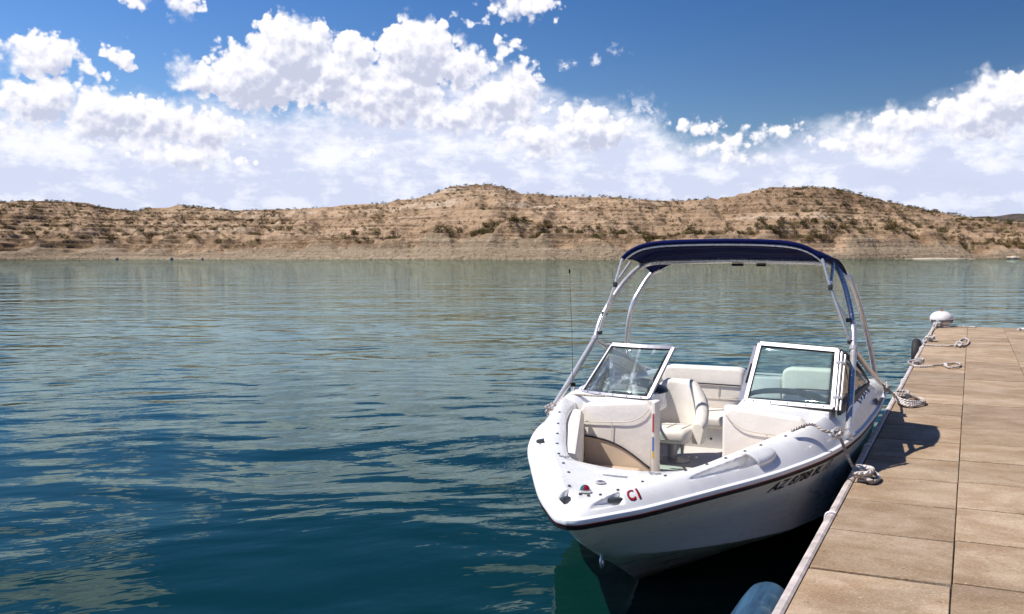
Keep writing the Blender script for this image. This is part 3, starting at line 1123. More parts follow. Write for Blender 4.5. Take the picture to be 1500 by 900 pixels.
rope('dock_line', from_dock(ptsB), 0.019, 'white rope ending in a wide round knotted loop, middle of the three dock lines', 'rope', 'looped lines on the dock',
     extra=[(from_dock(wraps(1.36, 15.15, 0.02, seed=5)), 0.02),
            (from_dock([(1.80, 14.0, zR), (1.85, 14.3, zR + .05), (1.92, 14.1, zR + .06), (1.88, 13.95, zR + .02), (1.84, 14.5, zR + .03), (1.83, 15.0, zR)]), 0.022)])
ptsC = [(1.40, 19.0, zR), (1.47, 19.1, zR), (1.71, 19.36, zR), (1.9, 19.42, zR), (2.07, 19.40, zR), (2.16, 19.30, zR)]
rope('dock_line', from_dock(ptsC), 0.02, 'straight white rope lying along the far end edge of the dock by the buoy', 'rope', 'looped lines on the dock',
     extra=[(from_dock(wraps(1.36, 19.1, 0.02, seed=7)), 0.022)])
ptsD = [(1.35, 18.95, DZ + .06), (1.315, 18.3, zR), (1.31, 17.0, zR), (1.33, 16.0, zR), (1.36, 15.25, DZ + .06)]
rope('edge_line', from_dock(ptsD), 0.018, 'white rope stretched along the dock edge between the two farthest cleats', 'rope')
rope('dock_line_end', from_dock([(3.0, 18.95, zR), (3.06, 19.2, zR), (3.2, 19.0, zR), (3.35, 19.15, zR), (3.5, 19.0, zR)]), 0.035,
     'short thick pale rope lying near the far end of the dock, away from the edge', 'rope')

# white round buoy on the dock corner
bu = empty('mooring_buoy', from_dock([(1.44, 19.42, DZ)])[0], HEAD)
tag(bu, 'round white lettered buoy with a rusty cap on the far dock corner', 'buoy')
prof = []
for k in range(17):
    a = -math.pi / 2 + math.pi * k / 16
    prof.append((max(0.004, 0.25 * math.cos(a) ** 0.85 if math.cos(a) > 0 else 0.004), 0.185 + 0.18 * math.sin(a)))
MB().lathe((0, 0, 0), prof, 32).build('buoy_body', M['buoy'], bu, 180)
MB().lathe((0, 0, 0.360), [(0.035, 0), (0.035, 0.02), (0.018, 0.03), (0.018, 0.05)], 12).build('rusty_cap', M['rust'], bu)
mb = MB()
rr = random.Random(3)
for ring_z, n in ((0.155, 22), (0.125, 14)):
    for k in range(n):
        ang = rad(-175 + k * (150.0 / n) + 30)
        if rr.random() < 0.12:
            continue
        rad_ = 0.2515 * math.cos(math.asin((ring_z - 0.185) / 0.18)) ** 0.85 + 0.001
        mtx = Matrix.Rotation(ang + math.pi / 2, 4, 'Z')
        c = (rad_ * math.cos(ang), rad_ * math.sin(ang), ring_z)
        mb.box(c, (0.016, 0.006, 0.030), 0, mtx)
        mb.box((c[0], c[1], c[2] + 0.007), (0.02, 0.005, 0.006), 0, mtx)
mb.build('buoy_lettering', M['letter'], bu, None)

# tyre fender at the dock edge
rows = []
for i in range(28):
    a = 2 * math.pi * i / 28
    row = []
    for k in range(12):
        b_ = 2 * math.pi * k / 12
        rr_ = 0.21 + 0.09 * math.cos(b_)
        row.append((0.075 * math.sin(b_) * (1.15 if math.cos(b_) > 0 else 0.9), rr_ * math.cos(a), rr_ * math.sin(a)))
    rows.append(row)
rows.append(rows[0])
ty = MB().grid(rows, True).build('tyre_fender', M['tyre'], None, 60)
ty.location = from_dock([(1.155, 14.3, 0.22)])[0]
ty.rotation_euler = (0, 0, HEAD)
tag(ty, 'black tyre hung as a fender on the dock side', 'tyre')

# worn blue float beside the near dock edge
prof = [(0.012, -1.10), (0.09, -1.08), (0.122, -1.02), (0.126, -0.6), (0.127, -0.1), (0.122, 0.02), (0.108, 0.065), (0.080, 0.098), (0.046, 0.115), (0.030, 0.119), (0.028, 0.15), (0.010, 0.155)]
bf = MB().lathe((0, 0, 0), prof, 28, (0.04, 1, 0.05)).build('blue_fender', M['wornblue'], None, 60)
bf.location = from_dock([(1.105, 0.10, 0.195)])[0]
bf.rotation_euler = (0, 0, HEAD)
tag(bf, 'worn blue plastic fender lying lengthwise against the near dock edge', 'fender')

# ------------------------------------------------------------------ motorboat
boat = empty('motorboat', BOW, HEAD - rad(0.3))
tag(boat, 'white bowrider motorboat with navy sunshade and steel tower moored at the dock', 'motorboat')

RR = [(0, 0, .52), (.07, .035, .522), (.19, .2, .526), (.32, .4, .53), (.47, .68, .54), (.63, 1.0, .55), (.80, 1.35, .56), (.94, 1.7, .57), (1.08, 2.15, .58),
      (1.17, 2.6, .59), (1.225, 3.1, .6), (1.25, 3.7, .605), (1.26, 4.6, .61), (1.22, 5.85, .61)]
KK = [(0, .27, .615), (.06, .29, .62), (.14, .36, .64), (.22, .5, .655), (.32, .7, .67), (.48, 1.0, .69), (.62, 1.33, .71), (.75, 1.68, .735), (.92, 2.15, .77),
      (1.04, 2.6, .825), (1.10, 3.1, .848), (1.13, 3.7, .84), (1.13, 4.6, .81), (1.08, 5.85, .74)]
II = [(0, 1.02, .635), (.1, 1.02, .636), (.2, 1.02, .642), (.28, 1.02, .65), (.36, 1.03, .66), (.43, 1.09, .672), (.56, 1.36, .695), (.69, 1.69, .72), (.86, 2.15, .755),
      (.96, 2.6, .785), (1.02, 3.1, .80), (1.05, 3.7, .80), (1.05, 4.6, .78), (1.0, 5.85, .725)]
CC = [(0, .60, .175), (.02, .62, .168), (.07, .65, .165), (.14, .72, .16), (.26, .87, .14), (.40, 1.08, .12), (.56, 1.30, .11), (.70, 1.55, .095), (.88, 2.0, .06),
      (.98, 2.5, .02), (1.05, 3.0, -.03), (1.08, 3.6, -.07), (1.10, 4.6, -.10), (1.07, 5.85, -.12)]
KE = [(0, 1.36, -.22), (0, 1.38, -.22), (0, 1.42, -.23), (0, 1.48, -.245), (0, 1.58, -.27), (0, 1.74, -.31), (0, 1.95, -.35), (0, 2.2, -.39), (0, 2.55, -.43),
      (0, 2.95, -.46), (0, 3.3, -.47), (0, 3.8, -.48), (0, 4.6, -.48), (0, 5.85, -.48)]


def starboard(p):
    """mirror to the other side; that side sits a touch fuller and higher"""
    u, a, z = p
    w = min(1.0, max(0.0, u / 0.9))
    return np.array((-u * (1 + 0.045 * w), a, z + 0.015 * w))


NS = 14
cR, cK, cI, cC, cE = [catmull(q, NS) for q in (RR, KK, II, CC, KE)]
NP = len(cR)


def both(curve):
    l = [starboard(p) for p in curve[::-1]]
    return l[:-1] + [np.array(p) for p in curve]


bR, bK, bI, bC, bE = [both(q) for q in (cR, cK, cI, cC, cE)]
NB = len(bR)
sidx = [(i - (NP - 1)) / NS for i in range(NB)]     # signed station number

# hull
rows = []
NW = 22
for i in range(NB):
    r, c, e = bR[i] * 1.0, bC[i], bE[i]
    row = []
    for w in range(NW + 1):
        t = w / NW
        if t <= 0.62:
            q = t / 0.62
            p = r + (c - r) * q
            fl = math.sin(math.pi * q)
            side = np.sign(p[0]) if abs(p[0]) > 1e-6 else 0
            p = p + np.array((-side * 0.035 * fl * min(1, abs(r[0]) / 0.3), 0, 0))
            if abs(sidx[i]) < 1.5:
                p[1] -= 0.05 * fl * (1 - abs(sidx[i]) / 1.5)
        else:
            q = (t - 0.62) / 0.38
            p = c + (e - c) * q
            sd = np.sign(p[0]) if abs(p[0]) > 1e-6 else 0
            p = p - np.array((sd * 0.035 * min(1.0, abs(c[0]) / 0.2) * (1 - q), 0, 0.0))
            if q > 0.02 and q < 0.2:
                p[2] -= 0.004
        row.append(p)
    rows.append(row)
hb = MB().grid(rows)
n0 = len(hb.vs)
# transom
tr = [rows[0][w] for w in range(NW + 1)] + [rows[-1][w] for w in range(NW, -1, -1)]
hb.vs += [Vector(p) for p in tr]
hb.fs.append(tuple(n0 + i for i in range(len(tr))))
hb.uv += [(0, 0)] * len(tr)

mt, T, out = mat('hull_gelcoat')
p = T.n('ShaderNodeBsdfPrincipled')
tc = T.n('ShaderNodeTexCoord')
o = tc.outputs['Object']
z = T.sep(o)[2]
n1 = T.noise(T.v('MULTIPLY', o, (1, 1, 4)), 3.0, 5, 0.65)
scum = T.ss(T.m('ADD', z, T.m('MULTIPLY', T.m('SUBTRACT', n1, 0.5), 0.10)), -0.10, -0.17)
cc = T.mix(n1, (0.82, 0.75, 0.62), (0.87, 0.805, 0.69))
cc = T.mix(T.m('MULTIPLY', scum, 0.8), cc, (0.24, 0.19, 0.13))
T.put(p.inputs['Base Color'], cc)
T.put(p.inputs['Roughness'], T.lin(n1, 0.3, 0.7, 0.22, 0.38))
p.inputs['Coat Weight'].default_value = 0.1
mt.node_tree.links.new(p.outputs[0], out.inputs[0])
M['hull'] = mt
hull = hb.build('hull', M['hull'], boat, 24)
bvh = BVHTree.FromPolygons([Vector(v) for v in hb.vs], hb.fs)

# deck: rail -> crest -> well edge, with recesses pressed in
NV = 26


def recess(s, v):
    d = 0.0
    def box_(s0, s1, v0, v1, depth, soft=0.06):
        f = min((s - s0) / soft, (s1 - s) / soft, (v - v0) / (soft * 1.2), (v1 - v) / (soft * 1.2))
        return depth * max(0.0, min(1.0, f))
    # long scoop on the dock side
    if 4.55 < s < 6.45:
        q = (s - 4.55) / 1.9
        lo, hi = 0.44 - 0.10 * q, 0.50 + 0.36 * math.sqrt(q)
        f = min((v - lo) / 0.05, (hi - v) / 0.09, (6.45 - s) / 0.05)
        d = max(d, (0.012 + 0.060 * q) * max(0.0, min(1.0, f)))
    if -6.45 < s < -4.55:
        q = (-s - 4.55) / 1.9
        lo, hi = 0.44 - 0.10 * q, 0.50 + 0.36 * math.sqrt(q)
        f = min((v - lo) / 0.05, (hi - v) / 0.09, (6.45 + s) / 0.05)
        d = max(d, (0.006 + 0.02 * q) * max(0.0, min(1.0, f)))
    # cleat pockets at the nose
    if 1.25 < s < 2.45:
        q = (s - 1.25) / 1.2
        f = min((v - 0.22) / 0.07, (0.45 + 0.45 * q - v) / 0.07, (2.45 - s) / 0.10)
        d = max(d, 0.050 * q ** 0.7 * max(0.0, min(1.0, f)))
    if -1.75 < s < -0.75:
        q = (-s - 0.75) / 1.0
        f = min((v - 0.35) / 0.07, (1.0 - v) / 0.07, (1.75 + s) / 0.10, (s * -1 - 0.75) / 0.1)
        d = max(d, 0.045 * max(0.0, min(1.0, f)))
    d = max(d, box_(-6.95, -6.25, 0.10, 0.52, 0.055))
    return d


rows = []
sgrid = [[None] * (NV + 1) for _ in range(NB)]
for i in range(NB):
    r, k, I_ = bR[i] + np.array((0, 0, 0.03)), bK[i], bI[i]
    side = np.sign(r[0])
    for j in range(NV + 1):
        v = j / NV
        # a raised shoulder: bulge outwards between rail and crest
        p = r + (k - r) * v
        p = p + np.array((0, 0, 0.030 * math.sin(math.pi * v) ** 0.8))
        sgrid[i][j] = p
nrm = [[None] * (NV + 1) for _ in range(NB)]
for i in range(NB):
    for j in range(NV + 1):
        a_ = sgrid[min(i + 1, NB - 1)][j] - sgrid[max(i - 1, 0)][j]
        b_ = sgrid[i][min(j + 1, NV)] - sgrid[i][max(j - 1, 0)]
        n_ = np.cross(a_, b_)
        n_ = n_ / (np.linalg.norm(n_) + 1e-9)
        nrm[i][j] = n_ if n_[2] > 0 else -n_
for i in range(NB):
    r, k, I_ = bR[i], bK[i], bI[i]
    row = []
    for j in range(NV + 1):
        d = recess(sidx[i], j / NV)
        row.append(sgrid[i][j] - nrm[i][j] * d)
    for j in range(1, 6):
        v = j / 5
        p = k + (I_ - k) * v
        p = p + np.array((0, 0, 0.006 * math.sin(math.pi * v)))
        row.append(p)
    # rolled edge and inner wall of the well
    inw = np.array((-np.sign(I_[0]) * 0.018 if abs(I_[0]) > .3 else 0.0, 0.018 if abs(I_[0]) < .45 else 0.0, 0))
    row.append(I_ + inw * 0.7 + np.array((0, 0, -0.010)))
    row.append(I_ + inw + np.array((0, 0, -0.030)))
    row.append(I_ + inw * 1.2 + np.array((0, 0, -0.20)))
    lowz = float(np.interp(I_[1], [1.0, 1.5, 2.3, 2.7], [0.30, 0.28, 0.20, 0.10]))
    row.append(np.array((I_[0] * 0.97, I_[1] + (0.03 if abs(I_[0]) < .45 else 0), lowz)))
    rows.append(row)
deck = MB().grid(rows).build('deck', M['gelcoat'], boat, 38)

# rub rail: white lip with black band and red line below
out_n = []
for i in range(NB):
    t = bR[min(i + 1, NB - 1)] - bR[max(i - 1, 0)]
    n_ = np.array((t[1], -t[0], 0))
    n_ = n_ / np.linalg.norm(n_)
    if np.dot(n_, bR[i] - np.array((0, 2.5, bR[i][2]))) < 0:
        n_ = -n_
    out_n.append(n_)


def band(name, prof, m, parent):
    rws = [[bR[i] + out_n[i] * d + np.array((0, 0, z)) for d, z in prof] for i in range(NB)]
    mb = MB().grid(rws, True)
    return mb.build(name, m, parent, 40)


rail = band('rub_rail', [(-.02, .040), (.012, .040), (.022, .034), (.026, .020), (.022, .008), (.012, .004), (-.02, .004)], M['rail'], boat)
band('black_stripe', [(-.01, .002), (.0145, .002), (.0145, -.024), (-.02, -.024)], M['black'], rail)
band('red_pinstripe', [(-.01, .0055), (.0185, .0055), (.0185, .0015), (-.01, .0015)], M['red'], rail)

# deck snap studs along the crest
mb = MB()
for px_, side in ((3.1, 1), (4.1, 1), (4.75, 1), (5.35, 1), (5.95, 1), (6.55, 1), (7.1, 1), (7.7, 1), (8.3, 1), (2.2, 1), (1.2, 1), (0.2, 1), (-.7, 1),
                  (-2.0, 1), (-3.2, 1), (-4.2, 1), (-5.0, 1), (-5.8, 1), (-6.6, 1), (-7.3, 1), (-8.0, 1)):
    i = int(round(px_ * NS)) + NP - 1
    p = bK[i] * 0.75 + bI[i] * 0.25 if abs(px_) > 3 else bK[i] * 0.95 + bI[i] * 0.05
    mb.lathe(p + np.array((0, 0, 0.004)), [(0.011, 0), (0.010, 0.005), (0.005, 0.008)], 8)
mb.build('cover_studs', M['dark'], deck)


def on_deck(px_, v):
    i = max(0, min(NB - 1, int(round(px_ * NS)) + NP - 1))
    j = max(0, min(NV, int(round(v * NV))))
    return Vector(sgrid[i][j]), Vector(nrm[i][j])


# dark boxes added for the shaded hollow inside each cleat pocket
for px_, v, sz in ((2.2, 0.55, (0.10, 0.04, 0.03)), (-1.5, 0.62, (0.04, 0.07, 0.03)), (-6.6, 0.42, (0.05, 0.12, 0.03))):
    p, n_ = on_deck(px_, v)
    p = p - n_ * 0.028
    ang = {2.2: rad(35), -1.5: rad(-25), -6.6: rad(-20)}[px_]
    mb = MB().box(p, sz, 0.012, Matrix.Rotation(ang, 4, 'Z'))
    mb.build('pocket_shade_block', M['dark'], deck)
# lip over the big scoop
p, n_ = on_deck(6.55, 0.62)
mb = MB()
rws = []
for k in range(13):
    q = k / 12
    row = []
    for j in range(9):
        w = j / 8
        s_ = 6.25 + 0.75 * q
        half = 0.30 * math.sqrt(max(0, 1 - (max(0, q - 0.25) / 0.75) ** 2))
        v = 0.58 + (w - 0.5) * 2 * half
        pp, nn = on_deck(s_, max(0.05, v))
        i0 = int(math.floor(s_ * NS)) + NP - 1
        f = s_ * NS - math.floor(s_ * NS)
        jj = max(0.0, min(NV, v * NV))
        j0 = min(int(jj), NV - 1)
        fj = jj - j0
        A = sgrid[i0][j0] * (1 - fj) + sgrid[i0][j0 + 1] * fj
        B = sgrid[i0 + 1][j0] * (1 - fj) + sgrid[i0 + 1][j0 + 1] * fj
        pt = A * (1 - f) + B * f
        edge = min(1.0, min(w, 1 - w) * 5) * min(1.0, (1 - q) * 6)
        row.append(Vector(pt) + nn * (0.004 + 0.016 * max(0.0, edge) ** 0.6))
    rws.append(row)
lip = MB().grid(rws).build('scoop_lip', M['gelcoat'], deck, 60)
sol = lip.modifiers.new('thick', 'SOLIDIFY')
sol.thickness = 0.012

# nose fittings: navigation light, filler cap, slot, emblems
nav = MB().lathe((-.035, .375, .628), [(0.040, 0), (0.040, 0.008), (0.034, 0.012)], 20).build('navigation_light', M['chrome'], boat)
rws = []
for sgn, key, nm in ((-1, 'navgreen', 'green_lens'), (1, 'navred', 'red_lens')):
    rws = []
    for i in range(8):
        e = math.pi / 2 * i / 7
        rws.append([(-.035 + 0.031 * math.cos(e) * sgn * math.sin(math.pi * k / 12), .375 - 0.031 * math.cos(e) * math.cos(math.pi * k / 12), .640 + 0.030 * math.sin(e)) for k in range(13)])
    MB().grid(rws).build(nm, M[key], nav, 180)
cap = MB().lathe((-.02, .60, .6365), [(0.034, 0), (0.034, 0.006), (0.028, 0.009), (0.012, 0.009)], 20).build('filler_cap', M['chrome'], boat)
MB().lathe((-.02, .60, .645), [(0.016, 0), (0.016, 0.002)], 14).build('cap_recess', M['dark'], cap)
MB().box((.005, .80, .6395), (0.165, 0.012, 0.008), 0.003, Matrix.Rotation(rad(0), 4, 'Z')).build('deck_slot', M['decal'], boat)
for (u, a, z) in ((-.40, .98, .690), (.26, .90, .655)):
    mb = MB()
    for k in range(3):
        pts = [(u - .05 + .028 * k + .02 * math.sin(t * 2.3 + k), a + (-.018 + .018 * (t % 3)), z + .004) for t in range(5)]
        mb.tube(catmull(pts, 4), 0.0035, 5)
    mb.build('deck_emblem', M['decal'], boat)


# lettering
def text_mesh(body, size, shear=0.0):
    cu = bpy.data.curves.new('lettering', 'FONT')
    cu.body = body
    cu.size = size
    cu.shear = shear
    cu.resolution_u = 3
    cu.offset = size * 0.012
    ob = bpy.data.objects.new('lettering', cu)
    COL.objects.link(ob)
    dg = bpy.context.evaluated_depsgraph_get()
    me = bpy.data.meshes.new_from_object(ob.evaluated_get(dg))
    bpy.data.objects.remove(ob)
    bpy.data.curves.remove(cu)
    bm = bmesh.new()
    bm.from_mesh(me)
    bmesh.ops.triangulate(bm, faces=bm.faces)
    for _ in range(2):
        bmesh.ops.subdivide_edges(bm, edges=[e for e in bm.edges if e.calc_length() > 0.02], cuts=1)
    bmesh.ops.triangulate(bm, faces=bm.faces)
    vs = [v.co.copy() for v in bm.verts]
    bm.verts.index_update()
    fs = [tuple(v.index for v in f.verts) for f in bm.faces]
    bm.free()
    bpy.data.meshes.remove(me)
    return vs, fs


def hull_point(a, z, off=0.004):
    hit = bvh.ray_cast(Vector((3.0, a, z)), Vector((-1, 0, 0)))
    p = hit[0]
    n = hit[1]
    if n.x < 0:
        n = -n
    return p + n * off


vs, fs = text_mesh('AZ 8788 BL 13', 0.092, 0.38)
xs = [v.x for v in vs]
L = max(xs) - min(xs)
a_s, a_e = 1.56, 2.50
nv = []
for v in vs:
    a = a_s + (v.x - min(xs)) / L * (a_e - a_s)
    zr_ = float(np.interp(a, [p[1] for p in cR[20:]], [p[2] for p in cR[20:]]))
    nv.append(hull_point(a, zr_ - 0.120 + v.y))
mesh('registration_lettering', nv, fs, M['letter'], hull, None)

# deck side surface between rail and crest for the C1 and the builder's script
db = BVHTree.FromPolygons([Vector(p) for r in rows for p in r], [])
dv = [Vector(p) for r in sgrid for p in r]
df = []
for i in range(NB - 1):
    for j in range(NV):
        df.append((i * (NV + 1) + j, i * (NV + 1) + j + 1, (i + 1) * (NV + 1) + j + 1, (i + 1) * (NV + 1) + j))


def deck_text(body, size, s0, s1, v0, v1, m, name, shear=0.0, off=0.003, grow=0.0):
    vs, fs = text_mesh(body, size, shear)
    x0, x1 = min(v.x for v in vs), max(v.x for v in vs)
    y0, y1 = min(v.y for v in vs), max(v.y for v in vs)
    nv = []
    for v in vs:
        s_ = s0 + (v.x - x0) / (x1 - x0) * (s1 - s0)
        vv = v0 + (v.y - y0) / (y1 - y0) * (v1 - v0)
        fi = s_ * NS + NP - 1
        i0 = int(math.floor(fi))
        f = fi - i0
        jj = max(0.0, min(NV - 1e-4, vv * NV))
        j0 = int(jj)
        fj = jj - j0
        g = lambda q: (q[i0][j0] * (1 - f) * (1 - fj) + q[i0 + 1][j0] * f * (1 - fj) + q[i0][j0 + 1] * (1 - f) * fj + q[i0 + 1][j0 + 1] * f * fj)
        nv.append(Vector(g(sgrid)) + Vector(g(nrm)) * off)
    return mesh(name, nv, fs, m, deck, None)


deck_text('C1', 0.12, 2.62, 3.05, 0.24, 0.72, M['letter'], 'bow_marking_outline', 0.0, 0.0025)  # black printed outline round the red letters
deck_text('C1', 0.12, 2.635, 3.01, 0.26, 0.70, M['red'], 'bow_marking', 0.0, 0.0045)
# faded grey script on the boat side, too worn to read
for n_st in range(5):
    pts_ = []
    for t in range(9):
        q = t / 8
        p, n_ = on_deck(11.0 + 0.22 * n_st + 0.16 * q, 0.66 + 0.11 * math.sin(q * 6.3 + n_st * 1.9) + 0.02 * n_st)
        pts_.append(p + n_ * 0.002)
    MB().tube(catmull(pts_, 4), 0.004, 5).build('faded_script', M['decal'], deck)

# liner, cockpit floor
fl = [(0.06, 1.60), (0.30, 1.62), (0.55, 1.75), (0.80, 2.2), (0.94, 2.7), (1.02, 3.4), (1.02, 5.26)]
poly = [(u, a, 0.105) for u, a in fl] + [(-u * 1.03, a, 0.105) for u, a in fl[::-1]]
MB().prism(poly, (0, 0, -0.03)).build('cockpit_floor', M['floor'], boat, None)
fl = [(0.05, .98), (0.33, 1.0), (0.46, 1.16), (0.60, 1.45), (0.82, 2.15), (0.90, 2.56)]
poly = [(u, a, 0.21) for u, a in fl] + [(-u, a, 0.21) for u, a in fl[::-1]]
MB().prism(poly, (0, 0, -0.02)).build('bow_floor', M['floor'], boat, None)
# stern deck and transom top
n_ = 9
rws = []
for k in range(n_):
    a = 5.27 + (5.85 - 5.27) * k / (n_ - 1)
    uu = float(np.interp(a, [p[1] for p in cK[120:]], [p[0] for p in cK[120:]]))
    rws.append([(uu * q, a, 0.78 - 0.05 * k / (n_ - 1) + 0.02 * math.cos(q * 1.5)) for q in np.linspace(-1.02, 0.99, 15)])
sd = MB().grid(rws)
sd.grid([[(q, 5.27, z) for q in np.linspace(-1.06, 1.04, 8)] for z in (0.79, 0.1)])
sd.build('stern_deck', M['gelcoat'], boat, 40)

# bow seats
for sgn in (-1, 1):
    poly = [(sgn * .16, 1.08, .20), (sgn * .36, 1.11, .20), (sgn * .52, 1.40, .20), (sgn * .80, 2.12, .20), (sgn * .90, 2.50, .20), (sgn * .36, 2.50, .20), (sgn * .26, 1.9, .20), (sgn * .10, 1.3, .20)]
    MB().prism(poly, (0, 0, .12), 0.03, 3).build('bow_seat', M['beige'], boat, 40)
    # coaming bolster along the side of the well
    rws = []
    for k in range(16):
        q = k / 15
        u = 0.47 + (0.915 - 0.47) * q
        a = 1.22 + (2.47 - 1.22) * q
        zt = 0.665 + 0.10 * q
        rws.append([(sgn * (u + du), a + da, z) for du, da, z in ((0.07, -.04, zt - .03), (0.02, 0, zt + .005), (-.025, .02, zt - .005), (-.045, .035, zt - .05), (-.045, .035, .36), (0.06, -.03, .34))])
    mb = MB().grid(rws, True)
    mb.fs.append(tuple(range(6)))
    mb.fs.append(tuple(len(mb.vs) - 6 + i for i in reversed(range(6))))
    mb.uv += [(0, 0)] * 12
    mb.build('side_bolster', M['vinyl'], boat, 50)
    # back rest in front of the console
    x0, x1 = (0.28, 0.93)
    poly = [(sgn * x0, 2.52, .22), (sgn * x1, 2.52, .22), (sgn * x1, 2.53, .74), (sgn * (x1 - .05), 2.535, .81), (sgn * (x0 + .06), 2.54, .86), (sgn * x0, 2.535, .80)]
    br = MB().prism(poly, (0, .10, 0), 0.028, 4).build('bow_backrest', M['vinyl'], boat, 50)
    e = 0.0055
    arc = [(.93, .54), (.82, .54), (.68, .52), (.56, .48), (.45, .42), (.36, .36), (.30, .32)]
    arc = [(sgn * u, 2.52 - e, z) for u, z in arc]
    cp = catmull(arc, 6)
    pan = [Vector(p) for p in cp] + [Vector((sgn * .30, 2.52 - e, .22)), Vector((sgn * .93, 2.52 - e, .22))]
    if sgn < 0:
        MB().prism([p + Vector((0, .008, 0)) for p in pan], (0, -.006, 0)).build('beige_panel', M['beige'], br, None)
        MB().tube([p + Vector((0, -.004, 0)) for p in [Vector(q) for q in cp]], 0.0075, 8).build('navy_piping', M['navy_piping'], br)
    mb = MB()
    sm = catmull([(sgn * .90, 2.517, .66), (sgn * .78, 2.5165, .665), (sgn * .63, 2.5165, .675), (sgn * .47, 2.5165, .69), (sgn * .37, 2.518, .74), (sgn * .31, 2.525, .80)], 5)
    mb.tube(sm, 0.0045, 6)
    mb.tube([(sgn * .63, 2.518, .67), (sgn * .63, 2.518, .535 if sgn < 0 else .30)], 0.004, 6)
    mb.build('seat_seam', M['seam'], br)
MB().tube(catmull([(-.455, 1.27, .40), (-.455, 1.27, .56), (-.47, 1.27, .60), (-.50, 1.27, .56), (-.50, 1.27, .42)], 5), 0.008, 8).build('seat_latch', M['chrome'], boat)

# consoles behind the backrests
for sgn in (-1, 1):
    w0, w1 = .27, (1.075 if sgn > 0 else 1.09)
    poly = [(sgn * w0, 2.632, .09), (sgn * w0, 2.632, .852), (sgn * w0, 2.70, .86), (sgn * w0, 2.70, .09)]
    cm = MB().prism(poly, (sgn * (.93 - w0), 0, 0), 0.012, 2)
    cm.prism([(sgn * .92, 2.634, .5), (sgn * .92, 2.634, .85), (sgn * .92, 2.70, .858), (sgn * .92, 2.70, .5)], (sgn * (w1 - .92), 0, 0), 0.01, 2)
    w2 = w0 + .09
    poly = [(sgn * w2, 2.69, .70), (sgn * w2, 2.69, .857), (sgn * w2, 2.95, .885), (sgn * w2, 3.15, .86), (sgn * w2, 3.20, .72)]
    cm.prism(poly, (sgn * (w1 - w2), 0, 0), 0.012, 2)
    co = cm.build('console', M['gelcoat'], boat, 40)
    rws = []
    for k in range(10):
        q = math.pi * k / 9
        rws.append([(sgn * (.66 + .33 * math.cos(q) * c_), 3.02 + .12 * s_, .87 + .085 * math.sin(q) * max(0.25, c_)) for c_, s_ in ((.82, -1), (.95, -.7), (1, 0), (1, 1), (.9, 1.4))])
    MB().grid(rws).build('dash_hood', M['dark'], co, 60)
    if sgn < 0:
        # door post with the stickers facing the passage
        MB().prism([(-.285, 2.50, .22), (-.255, 2.50, .22), (-.255, 2.50, .86), (-.285, 2.50, .86)], (0, .13, 0), 0.008, 2).build('door_post', M['vinyl'], co)
        for nm, z0, z1, m_ in (('red_sticker', .62, .77, 'redsticker'), ('yellow_sticker', .405, .46, 'yellow'), ('blue_sticker', .465, .58, 'blue_sticker')):
            MB().box((-.270, 2.4985, (z0 + z1) / 2), (0.014, 0.003, z1 - z0), 0).build(nm, M[m_], co, None)
# steering wheel
WX = -.585
pts = [(WX + .175 * math.cos(2 * math.pi * k / 32), 3.28 - .175 * math.sin(2 * math.pi * k / 32) * .42, .79 + .175 * math.sin(2 * math.pi * k / 32) * .91) for k in range(32)]
sw = MB().tube(pts, 0.014, 10, True)
for k in (3, 14, 24):
    sw.tube([pts[k], (WX, 3.27, .79)], 0.010, 8)
sw.lathe((WX, 3.27, .79), [(.045, -.02), (.05, 0), (.04, .02)], 14, (0, .91, .42))
sw.build('steering_wheel', M['black'], boat)
MB().tube([(WX, 3.27, .79), (WX, 3.15, .76)], 0.02, 10).build('steering_column', M['dark'], boat)

# captain's bucket seat
chair = MB()
rws = []
cx, cy = -.50, 3.86
for k in range(25):
    q = -0.58 * math.pi + 1.16 * math.pi * k / 24
    # open towards the bow
    ex = math.sin(q)
    ey = math.cos(q)
    fr = abs(q) / (0.58 * math.pi)
    top_ = 0.86 - 0.37 * max(0, (fr - 0.28) / 0.72) ** 1.1
    row = []
    for d, z in ((0.0, .30), (0.0, top_ - .05), (.02, top_ - .015), (.055, top_), (.09, top_ - .015), (.115, top_ - .05), (.105, .42), (.08, .30)):
        rr_ = .205 + d
        row.append((cx + rr_ * ex * 1.05, cy + rr_ * ey * (1.0 if ey > 0 else 1.5), z))
    rws.append(row)
chair.grid(rws, True)
for row in (rws[0], rws[-1]):
    n0 = len(chair.vs)
    chair.vs += [Vector(p) for p in row]
    chair.fs.append(tuple(n0 + i for i in range(len(row))))
    chair.uv += [(0, 0)] * len(row)
ch = chair.build('captain_seat', M['vinyl'], boat, 60)
MB().box((cx, cy - .08, .385), (.42, .46, .13), .05, None, 4).build('seat_cushion', M['vinyl'], ch, 60)
mb = MB()
for k in (-1, 0, 1):
    mb.tube(catmull([(cx + .14 * k - .03, cy - .30, .41), (cx + .14 * k, cy - .2, .452), (cx + .14 * k + .02, cy + .05, .4535)], 5), .004, 6)
mb.tube(catmull([(cx - .20, cy - .245, .36), (cx, cy - .312, .36), (cx + .2, cy - .245, .36)], 6), .004, 6)
mb.build('seat_seam', M['seam'], ch)
ped = MB().lathe((cx, cy, .10), [(.16, 0), (.16, .015), (.045, .03), (.045, .2)], 18)
ped.box((cx, cy - .02, .30), (.26, .26, .02), .006)
ped.tube([(cx + .12, cy - .15, .30), (cx + .16, cy - .22, .22)], .010, 8)
ped.build('seat_pedestal', M['alu'], ch)

